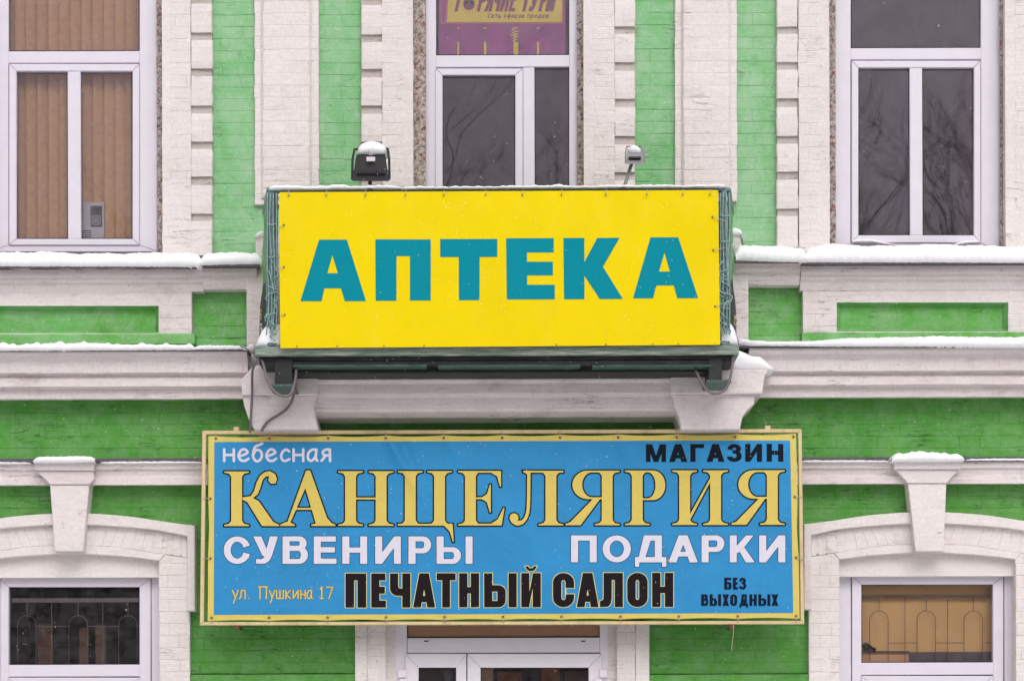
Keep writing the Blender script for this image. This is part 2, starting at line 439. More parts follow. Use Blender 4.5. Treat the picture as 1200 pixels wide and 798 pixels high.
def sans(ch, x0, y0, x1, y1, v, h, imp=False):
    W, H, cx, ym = x1-x0, y1-y0, (x0+x1)/2, (y0+y1)/2
    rad = (W*.5, min(W*.5, H*.5)) if not imp else (W*.45, W*.42)
    irad = (W*.5, H*.5) if not imp else (W*.5, W*.12)
    def ringbox(a, b, c, d_, vv=v, hh=h, corners='abcd'):
        r1 = ((c-a)*.5, (d_-b)*.5) if not imp else ((c-a)*.5, (c-a)*.46)
        if corners != 'abcd': r1 = (min((c-a)*.55, (d_-b)*.5), (d_-b)*.5) if not imp else ((c-a)*.36, (d_-b)*.30)
        o = rr(a, b, c, d_, *r1, corners=corners)
        a2 = a+vv; i = rr(a2, b+hh, c-vv, d_-hh, max(.4, r1[0]-vv*.95), max(.4, r1[1]-hh), corners=corners)
        return o, i
    if ch in 'АAД':
        t = v*(.62 if not imp else .70); yb = y0+H*(.72 if not imp else .80) if ch != 'Д' else None
        if ch == 'Д':
            foot = H*.16; yb2 = y1-h; t = W*.17
            o = poly([(x0+W*.02, yb2), (x0+W*.12, yb2), (cx-t-W*.05, y0), (x1-W*.14, y0), (x1-W*.14, yb2), (x1, yb2), (x1, y1), (x0, y1)])
            hole = poly([(x0+W*.12+v*.95, yb2), (cx-t-W*.05+v*.95, y0+h), (x1-W*.14-v, y0+h), (x1-W*.14-v, yb2)])
            return U(SUB(o, hole), bx(x0, yb2, x0+v*.62, y1+foot), bx(x1-v*.62, yb2, x1, y1+foot))
        o = poly([(x0, y1), (cx-t, y0), (cx+t, y0), (x1, y1)])
        sl = (cx-t-x0)/H                                   # dx per unit height
        il = lambda y: x0+v*1.12+(y1-y)*sl; ir = lambda y: x1-v*1.12-(y1-y)*sl
        yap = y1-(cx-x0-v*1.12)/sl
        yap = max(yap, y0+h*.8); yb1 = y0+H*(.60 if not imp else .66); yb2 = yb1+h*.9
        return SUB(o, poly([(il(yb1), yb1), (cx, yap), (ir(yb1), yb1)]), poly([(il(yb2), yb2), (ir(yb2), yb2), (x1-v*1.12, y1+1), (x0+v*1.12, y1+1)]))
    if ch == 'П': return U(bx(x0, y0, x0+v, y1), bx(x1-v, y0, x1, y1), bx(x0, y0, x1, y0+h))
    if ch == 'Г': return U(bx(x0, y0, x0+v, y1), bx(x0, y0, x1, y0+h))
    if ch == 'Т': return U(bx(cx-v/2, y0, cx+v/2, y1), bx(x0, y0, x1, y0+h))
    if ch == 'Е': return U(bx(x0, y0, x0+v, y1), bx(x0, y0, x1-W*.03, y0+h), bx(x0, ym-h*.55, x1-W*.07, ym+h*.45), bx(x0, y1-h, x1, y1))
    if ch == 'Н': return U(bx(x0, y0, x0+v, y1), bx(x1-v, y0, x1, y1), bx(x0, ym-h*.5, x1, ym+h*.5))
    if ch in 'ИЙ':
        kk = H*.42 if not imp else H*.40
        s = [bx(x0, y0, x0+v, y1), bx(x1-v, y0, x1, y1), poly([(x0+v-.3, y1), (x0+v-.3, y1-kk), (x1-v+.3, y0), (x1-v+.3, y0+kk)])]
        if ch == 'Й':
            b = y0-H*.20; s.append(SUB(poly([(cx-W*.31, b), (cx+W*.31, b), (cx+W*.20, b+H*.10), (cx+W*.1, b+H*.14), (cx-W*.1, b+H*.14), (cx-W*.20, b+H*.10)]), ell(cx, b, W*.14, H*.06)))
        return U(*s)
    if ch == 'К':
        return U(bx(x0, y0, x0+v, y1), poly([(x0+v-.2, y0+H*.66), (x0+v-.2, y0+H*.38), (x1-v*1.2, y0), (x1-W*.03, y0), (x0+v+(W-v)*.42, y0+H*.44), (x1+W*.01, y1), (x1-v*1.25, y1), (x0+v+(W-v)*.16, y0+H*.62)]))
    if ch == 'М':
        return U(bx(x0, y0, x0+v*.86, y1), bx(x1-v*.86, y0, x1, y1), poly([(x0, y0), (x0+v*1.22, y0), (cx, y0+H*.66), (x1-v*1.22, y0), (x1, y0), (x1-v*.3, y0+2), (cx+v*.42, y1), (cx-v*.42, y1), (x0+v*.3, y0+2)]))
    if ch == 'Х':
        q = v*(1.12 if not imp else .98)
        return U(poly([(x0, y0), (x0+q, y0), (x1, y1), (x1-q, y1)]), poly([(x1-q, y0), (x1, y0), (x0+q, y1), (x0, y1)]))
    if ch == 'У':
        q = v*1.15
        arm = poly([(x0, y0), (x0+q, y0), (cx+W*.06, y0+H*.50), (cx+W*.13, y0+H*.72), (cx-W*.12, y0+H*.72)])
        st = poly([(x1-q, y0), (x1, y0), (cx+W*.26, y0+H*.70), (cx+W*.16, y0+H*.88), (cx, y0+H*.98), (cx-W*.16, y1), (x0+W*.10, y0+H*.985), (x0+W*.13, y0+H*.80), (cx-W*.20, y0+H*.83), (cx-W*.08, y0+H*.78), (cx-W*.03, y0+H*.66)])
        return U(arm, st)
    if ch == 'Ч':
        o, i = ringbox(x0, y0-H*.5, x1, y0+H*.68); o2 = SUB(rr(x0, y0, x1, y0+H*.66, W*.4, W*.36, 'd'), rr(x0+v, y0-2, x1-v, y0+H*.66-h*1.05, W*.12, W*.12, 'd'))
        return U(bx(x1-v, y0, x1, y1), o2)
    if ch == 'О': o, i = ringbox(x0, y0, x1, y1); return SUB(o, i)
    if ch == 'С':
        o, i = ringbox(x0, y0, x1, y1)
        if imp: cut = bx(x1-v-.1, y0+H*.44, x1+2, y0+H*.62); return SUB(o, i, cut)
        return SUB(o, i, poly([(cx+W*.12, ym-H*.02), (x1-W*.20, y0+H*.39), (x1+3, y0+H*.31), (x1+3, y0+H*.66), (x1-W*.20, y0+H*.60), (cx+W*.12, ym+H*.02)]))
    if ch == 'Р':
        yb = y0+H*.62; o, i = ringbox(x0, y0, x1, yb, v, h*.95, 'bc'); return U(bx(x0, y0, x0+v, y1), SUB(o, i))
    if ch == 'В':
        yb = y0+H*.52; o, i = ringbox(x0, y0, x1-W*.05, yb, v, h*.92, 'bc'); o2, i2 = ringbox(x0, yb-h*.85, x1, y1, v, h*.92, 'bc')
        return U(bx(x0, y0, x0+v, y1), SUB(o, i), SUB(o2, i2))
    if ch == 'Ь' or ch == 'Ы' or ch == 'Б':
        xr = x1 if ch != 'Ы' else x0+W*(.66 if imp else .68)
        yb = y0+H*(.39 if not imp else .35)
        if ch == 'Б': yb = y0+H*.37
        o, i = ringbox(x0, yb, xr, y1, v, h*.92, 'bc'); s = [bx(x0, y0, x0+v, y1), SUB(o, i)]
        if ch == 'Ы': s.append(bx(x1-v, y0, x1, y1))
        if ch == 'Б': s.append(bx(x0, y0, x1-W*.05, y0+h))
        return U(*s)
    if ch == 'З':
        yb = y0+H*.53; hv = v*.95
        a = SUB(rr(x0+W*.04, y0, x1-W*.04, yb, W*.46, H*.25), rr(x0+W*.04+hv, y0+h*.9, x1-W*.04-hv, yb-h*.78, W*.2, H*.14))
        b = SUB(rr(x0, yb-h*.8, x1, y1, W*.48, H*.28), rr(x0+hv, yb, x1-hv, y1-h*.95, W*.2, H*.15))
        cut = poly([(x0-2, y0+H*.30), (x0+hv+W*.1, y0+H*.34), (x0+hv+W*.1, y0+H*.70), (x0-2, y0+H*.72)])
        return U(SUB(U(a, b), cut), bx(cx-W*.12, yb-h*.8, cx+W*.1, yb))
    if ch == 'Л':
        q = x0+W*.16
        return U(bx(x1-v, y0, x1, y1), poly([(q, y0), (x1, y0), (x1, y0+h), (q+v, y0+h), (q+v, y1-H*.25), (q+v*.86, y1-H*.09), (q+v*.55, y1-H*.01), (x0, y1), (x0, y1-h*.85), (q-W*.02, y1-h*1.05), (q, y1-H*.3)]))
    raise ValueError(ch)

def serif(ch, x0, y0, x1, y1):
    W, H, cx = x1-x0, y1-y0, (x0+x1)/2
    V, t, e = 13.2, 2.6, 8.2          # stem, hairline, serif reach
    def stem(xa, ya=y0, yb=y1, top=True, bot=True, wv=V, l=e, r=e):
        s = [bx(xa, ya, xa+wv, yb)]
        if top: s.append(poly([(xa-l, ya), (xa+wv+r, ya), (xa+wv+r, ya+1.8), (xa+wv+2.5, ya+3), (xa+wv, ya+6.5), (xa, ya+6.5), (xa-2.5, ya+3), (xa-l, ya+1.8)]))
        if bot: s.append(poly([(xa-l, yb), (xa+wv+r, yb), (xa+wv+r, yb-1.8), (xa+wv+2.5, yb-3), (xa+wv, yb-6.5), (xa, yb-6.5), (xa-2.5, yb-3), (xa-l, yb-1.8)]))
        return U(*s)
    def bowl(xa, ya, xb, yb, flip=False):
        o = rr(xa, ya, xb, yb, (xb-xa)*.52, (yb-ya)*.5, 'bc' if not flip else 'ad'); 
        i = rr(xa+(0 if not flip else 12), ya+t, xb-(12 if not flip else 0), yb-t, (xb-xa)*.32, (yb-ya)*.44, 'bc' if not flip else 'ad')
        return SUB(o, i)
    if ch == 'Н': return U(stem(x0+e), stem(x1-e-V), bx(x0+e, (y0+y1)/2-t/2, x1-e, (y0+y1)/2+t/2))
    if ch == 'И':
        return U(stem(x0+e), stem(x1-e-V), poly([(x0+e+V-.5, y1-H*.20), (x1-e-V+.5, y0+H*.13), (x1-e-V+.5, y0+H*.19), (x1-e-V+.5, y0+H*.22), (x0+e+V-.5, y1-H*.08)]))
    if ch == 'Ц':
        return U(stem(x0+e), stem(x1-e-V-1.5), bx(x0, y1-t, x1-2, y1), poly([(x1-14, y1-t), (x1-e*.1, y1-t), (x1+.6, y1+19), (x1-1, y1+19), (x1-4.5, y1+7), (x1-10, y1+1)]))
    if ch == 'П': return U(stem(x0+e), stem(x1-e-V), bx(x0, y0, x1, y0+t))
    if ch == 'Е':
        xs = x0+e; ym = (y0+y1)/2
        return U(stem(xs, r=2), bx(xs, y0, x1-4, y0+t), poly([(x1-22, y0), (x1-4, y0), (x1-4, y0+19), (x1-5.6, y0+19), (x1-9, y0+7), (x1-16, y0+t)]),
                 bx(xs+V, ym-t*.5, x1-16, ym+t*.5), poly([(x1-17.5, ym-16), (x1-16, ym-16), (x1-16, ym+17), (x1-17.5, ym+17), (x1-21, ym+5), (x1-27, ym+t*.4), (x1-27, ym-t*.4), (x1-21, ym-5)]),
                 bx(xs, y1-t, x1-4, y1), poly([(x1-23, y1), (x1-3.4, y1), (x1+.2, y1-21), (x1-1.6, y1-21), (x1-8, y1-8), (x1-16, y1-t)]))
    if ch == 'Р':
        return U(stem(x0+e), bowl(x0+e+V-1, y0, x1-1, y0+H*.545))
    if ch == 'Я':
        xs = x1-e-V; 
        return U(stem(xs), bowl(x0+9, y0, xs+1, y0+H*.525, True),
                 poly([(x0+34, y0+H*.50), (xs-.5, y0+H*.50), (x0+19, y1), (x0+1, y1), (x0+1, y1-2), (x0+6.5, y1-4)]))
    if ch == 'А':
        tip = cx+1
        lt = poly([(tip-3.2, y0-1), (tip+1, y0-1), (tip-1, y0+14), (x0+e+3.4, y1-2), (x0+e-.6, y1-2)])
        rt = poly([(tip-2, y0-1), (tip+2, y0-1), (x1-e+1, y1-2), (x1-e-15, y1-2), (tip-5.6, y0+15)])
        s1 = poly([(x0, y1), (x0+18, y1), (x0+18, y1-1.8), (x0+11, y1-5), (x0+7, y1-5), (x0, y1-1.8)])
        s2 = poly([(x1-29, y1), (x1, y1), (x1, y1-1.8), (x1-5, y1-4), (x1-9, y1-9), (x1-20, y1-9), (x1-22, y1-4), (x1-29, y1-1.8)])
        return U(lt, rt, s1, s2, bx(x0+17, y0+H*.665, x1-22, y0+H*.665+t))
    if ch == 'К':
        s = stem(x0+e)
        arm = poly([(x0+e+V, y0+H*.47), (x0+31, y0+H*.45), (x0+35, y0+H*.36), (x0+38, y0+H*.20), (x0+42, y0+H*.08), (x0+48, y0+.5), (x0+54, y0-.4), (x0+60, y0+3), (x0+62.5, y0+9), (x0+60.5, y0+14.5), (x0+55, y0+15), (x0+51.6, y0+11), (x0+52.6, y0+6), (x0+49, y0+6.5), (x0+45.5, y0+H*.16), (x0+43, y0+H*.30), (x0+39.5, y0+H*.43), (x0+33, y0+H*.50), (x0+e+V, y0+H*.52)])
        leg = poly([(x0+e+V, y0+H*.49), (x0+33, y0+H*.475), (x0+41, y0+H*.54), (x0+58, y1-5), (x0+65, y1-1.8), (x0+65, y1), (x0+44.5, y1), (x0+27, y0+H*.56), (x0+e+V, y0+H*.52)])
        return U(s, arm, leg)
    if ch == 'Л':
        xs = x1-e-V
        hook = stroke([(x0+23.8, y0+2), (x0+23.6, y0+H*.35), (x0+23, y0+H*.68), (x0+20.5, y0+H*.85), (x0+15.5, y0+H*.935), (x0+8, y0+H*.935)], 4.4)
        ball = ell(x0+6.3, y0+H*.86, 5.4, 5.6); foot = stroke([(x0+5, y0+H*.92), (x0+10, y0+H*.965), (x0+16, y0+H*.94)], 5.0)
        return U(stem(xs, r=e), bx(x0+17, y0, x1, y0+t), hook, ball, foot, poly([(x0+16, y0), (x0+26, y0), (x0+26, y0+5), (x0+22, y0+5)]))
    raise ValueError(ch)

def comic(ch, x, b, h, w, sw):
    """monoline handwritten-style letters: left x, baseline b, x-height h, width w"""
    q = lambda *p: stroke([(x+a*w, b-c*h) for a, c in p], sw)
    l = lambda *p: stroke([(x+a*w, b-c*h) for a, c in p], sw, False)
    T = {'н': lambda: (l((.04, 0), (.04, 1)), l((.96, 0), (.96, 1)), l((.04, .52), (.96, .52))),
         'е': lambda: (q((.08, .42), (.5, .52), (.88, .72), (.7, .96), (.35, .98), (.06, .62), (.06, .3), (.3, .04), (.65, .02), (.98, .2)),),
         'б': lambda: (q((.98, 1.5), (.6, 1.36), (.25, 1.2), (.06, .7), (.06, .35), (.3, .02), (.65, .02), (.92, .35), (.88, .75), (.6, .95), (.3, .9), (.1, .6)),),
         'с': lambda: (q((.95, .82), (.65, .98), (.3, .85), (.06, .45), (.22, .08), (.55, .01), (.97, .16)),),
         'а': lambda: (q((.9, .95), (.5, .98), (.12, .7), (.06, .25), (.3, .02), (.6, .12), (.82, .5)), q((.9, .98), (.84, .5), (.88, .15), (.99, .02))),
         'я': lambda: (l((.94, 0), (.92, 1)), q((.92, .97), (.5, .98), (.16, .78), (.3, .52), (.9, .48)), l((.5, .5), (.03, .02))),
         'у': lambda: (l((.02, 1), (.5, .12)), l((.98, 1), (.5, .12), (.2, -.5))),
         'л': lambda: (q((.02, .02), (.22, .15), (.3, .6), (.34, .98)), l((.34, .98), (.92, .98), (.92, 0))),
         '.': lambda: (l((.4, .03), (.5, .03)),),
         'П': lambda: (l((.12, 0), (.12, 1.42), (.9, 1.42), (.9, 0)), l((-.04, 1.42), (1.04, 1.42))),
         'ш': lambda: (l((.03, 1), (.05, .03), (.95, .03), (.96, 1)), l((.5, .03), (.5, 1))),
         'к': lambda: (l((.06, 0), (.06, 1)), l((.9, 1), (.1, .48), (.96, .02))),
         'и': lambda: (l((.05, 1), (.05, .04), (.94, .96)), l((.94, 1), (.94, 0))),
         '1': lambda: (l((.1, 1.15), (.5, 1.42), (.5, .03)), l((.05, .03), (.95, .03))),
         '7': lambda: (l((.0, 1.38), (.98, 1.38), (.35, 0)),)}
    return U(*T[ch]())

def contours(f, off=0.0, step=.35, pad=2.5):
    x0, y0, x1, y1 = f.bb
    xs = np.arange(x0-pad, x1+pad+step, step)+.0137; ys = np.arange(y0-pad, y1+pad+step, step)+.0119
    X, Y = np.meshgrid(xs, ys); F = f(X, Y)-off; ny, nx = F.shape
    ins = F < 0; segs = {}
    code = ins[:-1, :-1]*1+ins[:-1, 1:]*2+ins[1:, 1:]*4+ins[1:, :-1]*8
    def ex(j, i, e):
        if e == 0: a, b, k = (j, i), (j, i+1), ('h', j, i)
        elif e == 1: a, b, k = (j, i+1), (j+1, i+1), ('v', j, i+1)
        elif e == 2: a, b, k = (j+1, i), (j+1, i+1), ('h', j+1, i)
        else: a, b, k = (j, i), (j+1, i), ('v', j, i)
        t = F[a]/(F[a]-F[b]); return k, (xs[a[1]]+t*(xs[b[1]]-xs[a[1]]), ys[a[0]]+t*(ys[b[0]]-ys[a[0]]))
    TB = {1: [(3, 0)], 2: [(0, 1)], 3: [(3, 1)], 4: [(1, 2)], 5: [(3, 0), (1, 2)], 6: [(0, 2)], 7: [(3, 2)], 8: [(2, 3)], 9: [(2, 0)], 10: [(0, 1), (2, 3)], 11: [(2, 1)], 12: [(1, 3)], 13: [(1, 0)], 14: [(0, 3)]}
    pt = {}
    for j, i in zip(*np.nonzero((code > 0) & (code < 15))):
        for a, b in TB[int(code[j, i])]:
            ka, pa = ex(j, i, a); kb, pb = ex(j, i, b); segs[ka] = kb; pt[ka] = pa; pt[kb] = pb
    loops = []
    while segs:
        k, nx_ = segs.popitem(); lp = [k]
        while nx_ != k and nx_ in segs: lp.append(nx_); nx_ = segs.pop(nx_)
        if len(lp) > 5: loops.append(simplify([pt[q] for q in lp], .07))
    return [l for l in loops if len(l) > 2]
def simplify(p, tol):
    n = len(p); a = np.array(p); far = int(np.argmax(((a-a[0])**2).sum(1)))
    def rdp(i, j):
        st = [(i, j)]; keep = set()
        while st:
            i, j = st.pop()
            if j <= i+1: continue
            A, B = a[i], a[j % n]; e = B-A; L = math.hypot(*e)
            q = a[i+1:j]-A; dd = np.abs(q[:, 0]*e[1]-q[:, 1]*e[0])/L if L > 1e-9 else np.hypot(q[:, 0], q[:, 1])
            m = int(np.argmax(dd))
            if dd[m] > tol: keep.add(i+1+m); st += [(i, i+1+m), (i+1+m, j)]
        return keep
    ks = sorted({0, far} | rdp(0, far) | rdp(far, n)); return [p[k] for k in ks if k < n]

def tess(loops):
    area = lambda l: .5*sum(a[0]*b[1]-b[0]*a[1] for a, b in zip(l, l[1:]+l[:1]))
    def inside(p, l):
        c = False
        for a, b in zip(l, l[1:]+l[:1]):
            if (a[1] > p[1]) != (b[1] > p[1]) and p[0] < a[0]+(p[1]-a[1])/(b[1]-a[1])*(b[0]-a[0]): c = not c
        return c
    base = np.cumsum([0]+[len(l) for l in loops]); depth = [sum(inside(l[0], k) for k in loops if k is not l) for l in loops]; tri = []
    for i, l in enumerate(loops):
        if depth[i] % 2: continue
        grp = [i]+[j for j, k in enumerate(loops) if depth[j] == depth[i]+1 and inside(k[0], l)]
        idx = [base[g]+q for g in grp for q in range(len(loops[g]))]
        tri += [[int(idx[t]) for t in f] for f in tessellate_polygon([[Vector((x, y, 0)) for x, y in loops[g]] for g in grp])]
    return tri
def flat(mb, f, d, off=0.0, mi=0, disp=None, cell=0, step=.35):
    """adds the printed shape as a thin sheet at distance d in front of the wall plane"""
    loops = contours(f, off, step)
    if not loops: return
    tri = tess(loops)
    pts = [p for l in loops for p in l]
    if cell:
        bm = bmesh.new(); vs = [bm.verts.new((x, y, 0)) for x, y in pts]
        for t in tri:
            try: bm.faces.new([vs[i] for i in t])
            except ValueError: pass
        xa, ya, xb, yb = f.bb
        for axis, lo, hi in ((0, xa, xb), (1, ya, yb)):
            for k in range(int(lo//cell), int(hi//cell)+1):
                no = (1, 0, 0) if axis == 0 else (0, 1, 0)
                co = (k*cell, 0, 0) if axis == 0 else (0, k*cell, 0)
                bmesh.ops.bisect_plane(bm, geom=bm.verts[:]+bm.edges[:]+bm.faces[:], plane_co=co, plane_no=no, dist=1e-5)
        bm.verts.index_update(); pts = [(v.co.x, v.co.y) for v in bm.verts]; tri = [[v.index for v in fa.verts] for fa in bm.faces]; bm.free()
    P3 = [P(x, y, d+(disp(x, y) if disp else 0)) for x, y in pts]
    fs = []
    for t in tri:
        a, b, c = P3[t[0]], P3[t[1]], P3[t[2]]
        ar = (b.x-a.x)*(c.z-a.z)-(c.x-a.x)*(b.z-a.z)
        if abs(ar) < 1e-12 and len(t) == 3: continue
        fs.append(tuple(t) if ar > 0 else tuple(reversed(t)))
    mb.add(P3, fs, mi)

# ------------------------------------------------------------------ the building
bld = thing('building', 'old two-storey brick building painted green with white trim, snow on its ledges', 'building')
def part(name, parent=bld, **k): return link(name, None, parent, **k)

# green walls: a mortar bed sheet per region with painted bricks on it
def wall(px0, py0, px1, py1, d, mat, phase, name='wall', parent=None, header=False, length=48, back=-.35):
    mb = MB(); x0, x1, z0, z1 = R4(px0, py0, px1, py1, d)
    mb.box(x0, x1, z0, z1, -d+.0008, -back)
    o = mb.build(name, M[mat], parent or bld)
    bricks(o, M[mat], px0, py0, px1, py1, d, phase=phase, header=header, length=length)
    return o
wall(249, -60, 299, 300, 0, 'green_hi', 4); wall(370, -60, 424, 300, 0, 'green_hi', 4)
wall(743, -60, 793, 300, 0, 'green_hi', 2); wall(861, -60, 911, 300, 0, 'green_hi', 2)
wall(-60, 462, 376, 545, 0, 'green_lo', 469); wall(794, 462, 1260, 545, 0, 'green_lo', 469)
wall(376, 490, 794, 506, .03, 'green_lo', 490); wall(243, 506, 930, 728, 0, 'green_lo', 508)
wall(-60, 545, 243, 634, .0, 'green_lo', 553); wall(930, 545, 1260, 634, .0, 'green_lo', 553)
wall(222, 714, 418, 789, .0, 'green_lo', 719); wall(760, 714, 950, 789, .0, 'green_lo', 719)
wall(222, 789.8, 418, 860, .035, 'green_lo', 790); wall(760, 789.8, 950, 860, .035, 'green_lo', 790)
wall(222, 634, 243, 716, 0, 'green_lo', 634); wall(930, 634, 944, 716, 0, 'green_lo', 634)
# solid behind the balcony
mb = MB(); mb.pbox(299, 300, 862, 440, .0, -.35); mb.pbox(297, 236, 376, 300, 0, -.35); mb.pbox(793, 236, 862, 300, 0, -.35)
mb.build('wall', M['green_hi'], bld)

# white strips beside the windows (d .05), quoin strips, cement strips
def white_strip(px0, px1, py0=-60, py1=300, d=.05, line=None, name='window_surround'):
    mb = MB(); x0, x1, z0, z1 = R4(px0, py0, px1, py1, d); mb.box(x0, x1, z0, z1, -d+.0008, .30)
    o = mb.build(name, M['white'], bld)
    if line:
        a, b = (line, px1) if line < (px0+px1)/2 else (px0, line)
        bricks(o, M['white'], a, py0, b, py1, d, phase=4, header=True, length=52)
        c, e = (px0, line) if line < (px0+px1)/2 else (line, px1)
        bricks(o, M['white'], c, py0, e, py1, d-.004, phase=4, header=True, length=60)
    else: bricks(o, M['white'], px0, py0, px1, py1, d, phase=4, header=True, length=60)
    return o
white_strip(190, 223.5, line=201); white_strip(448, 484, line=471); white_strip(684, 720, line=696)
white_strip(936, 972, line=961); white_strip(1178, 1212, line=1190)
def quoins(px0, px1, tops, name='quoin_strip'):
    mb = MB(); mb.pbox(px0, -60, px1, 300, .028, -.3); o = mb.build(name, M['groove'], bld)
    blk = {}
    for i, t in enumerate(tops[:-1]):
        a, b = t+9.2, tops[i+1]-.3
        q = MB(); jx = random.uniform(-.5, .5); x0, x1, z0, z1 = R4(px0-.2+jx*.5, a+random.uniform(-.5, .5), px1+.2+jx, b+random.uniform(-.6, .6), .054)
        # uneven, slightly bevelled block with a sloping underside
        j = lambda s: random.uniform(-s, s)
        n = 5; vs = []; zs = [z0+(z1-z0)*k/(n-1) for k in range(n)]
        for k, z in enumerate(zs):
            ins = .006 if k in (0, n-1) else 0
            for x in (x0, x0+.006, (x0+x1)/2, x1-.006, x1):
                edge = x in (x0, x1)
                vs.append((x+(j(.0025) if edge else 0), -.054+(.006 if edge else 0)+ins+j(.0012), z+j(.001)))
        fs = [(r*5+c, r*5+c+1, r*5+c+6, r*5+c+5) for r in range(n-1) for c in range(4)]
        m_ = len(vs)
        ring = [0, 1, 2, 3, 4, 9, 14, 19, 24, 23, 22, 21, 20, 15, 10, 5]
        for idx in ring: vs.append((vs[idx][0], 0.0, vs[idx][2]-(.006 if idx < 5 else 0)*0))
        for k in range(16): fs.append((ring[k], m_+k, m_+(k+1) % 16, ring[(k+1) % 16]))
        q.add(vs, fs); q.build('quoin_block', M['white'], o)
quoins(223.5, 248.5, [-47, -4.5, 38, 80, 123.5, 165.5, 207.5, 250, 300])
quoins(423.5, 448, [-47, -3.5, 40, 81.5, 124, 166, 208, 250, 300])
quoins(720, 744, [-54, -11, 31, 73.5, 116, 160, 202, 244, 300])
quoins(910.5, 935, [-54, -11, 31, 73, 116, 159, 201, 244, 300])
quoins(1212, 1237, [-54, -11, 31, 73, 116, 159, 201, 244, 300])
wall(1237, -60, 1290, 300, 0, 'green_hi', 2)
mb = MB(); mb.pbox(-160, -60, -12, 300, .05, -.3); mb.build('window_surround', M['white'], bld)
for a, b in ((184, 191), (483, 499), (676.5, 684.5), (971, 979), (1171.5, 1178.5), (-22, -11)):
    mb = MB(); n = 50; x0, x1, z0, z1 = R4(a, -60, b, 300, -.03)
    vs = []; J = random.Random(a)
    for k in range(n+1):
        z = z0+(z1-z0)*k/n
        for i in range(4): vs.append((x0+(x1-x0)*i/3+J.uniform(-.002, .002), .03+J.uniform(-.018, .010), z))
    mb.add(vs, [(r_*4+c, r_*4+c+1, r_*4+c+5, r_*4+c+4) for r_ in range(n) for c in range(3)])
    mb.build('cement_strip', M['plaster'], bld, smooth=True)

# pilasters with a raised centre panel
def pilaster(px0, a, b, px1, pyb):
    mb = MB(); mb.prism([(px0, -60), (px1, -60), (px1, pyb), (px0, pyb)], .035, -.02, .004)
    o = mb.build('pilaster', M['white'], bld)
    m2 = MB(); m2.prism([(a, -60), (b, -60), (b, pyb-8), (a, pyb-8)], .062, .03, .012); m2.build('pilaster_panel', M['white'], o)
    bricks(o, M['white'], a+1.5, -60, b-1.5, pyb-10, .0625, phase=2, length=48)
    bricks(o, M['white'], px0, -60, a-.5, pyb-2, .0355, phase=2, length=60, header=True)
    bricks(o, M['white'], b+.5, -60, px1, pyb-2, .0355, phase=2, length=60, header=True)
pilaster(298.5, 306.5, 364, 373.5, 240); pilaster(791, 799.5, 855.5, 863.5, 236)

# ---- runs with a moulded profile
def run(profile, px0, px1, mat, name='cornice', parent=None, jit=.0012, step=14, back=-.3, refx=None):
    """profile: list of (d, py) from top to bottom; swept along the wall"""
    rx = refx if refx is not None else (px0+px1)/2
    pr = [P(rx, py, d) for d, py in profile]
    dm = max(d for d, _ in profile)
    xa, xb = P(px0, profile[0][1], dm).x, P(px1, profile[0][1], dm).x
    n = max(2, int((px1-px0)/step)); vs = []; m = len(pr)+2; J = random.Random(int(px0*7+profile[0][1]))
    for i in range(n+1):
        x = xa+(xb-xa)*i/n
        vs.append((x, -back, pr[0].z))
        for p in pr: vs.append((x, p.y+J.uniform(-jit, jit), p.z+J.uniform(-jit, jit)))
        vs.append((x, -back, pr[-1].z))
    fs = []
    for i in range(n):
        for k in range(m-1): fs.append((i*m+k, i*m+k+1, (i+1)*m+k+1, (i+1)*m+k))
    fs += [tuple(range(m)), tuple(n*m+k for k in reversed(range(m)))]
    mb = MB(); mb.add(vs, fs)
    return mb.build(name, M[mat], parent or bld)
# window-sill ledges
LEDGE_L = [(.10, 311), (.20, 311.5), (.20, 314.5), (.17, 315), (.17, 322), (.145, 324), (.145, 327), (.11, 331), (.10, 341)]
run([(.20, 312), (.20, 315), (.165, 316), (.165, 324), (.13, 327), (.13, 331), (.105, 334), (.09, 342)], -60, 236, 'white2', 'ledge')
run([(.22, 310), (.22, 313), (.18, 314), (.18, 322), (.14, 325), (.13, 332), (.11, 339)], 235.6, 300, 'white2', 'ledge')
run([(.22, 306), (.22, 309.5), (.18, 310.5), (.18, 318), (.14, 321), (.13, 327), (.11, 334)], 860, 939, 'white2', 'ledge')
run([(.20, 307), (.20, 310), (.165, 311), (.165, 320), (.13, 323), (.13, 327), (.105, 331), (.09, 340)], 939.6, 1260, 'white2', 'ledge')
for a, b, y, d in ((-60, 235, 311.4, .235), (237, 303, 310, .245), (858, 938, 305.6, .245), (940, 1260, 306.8, .235)):
    mb = MB(); mb.pbox(a, y, b, y+2.2, d, .0); mb.build('ledge_flashing', M['flash'], bld)
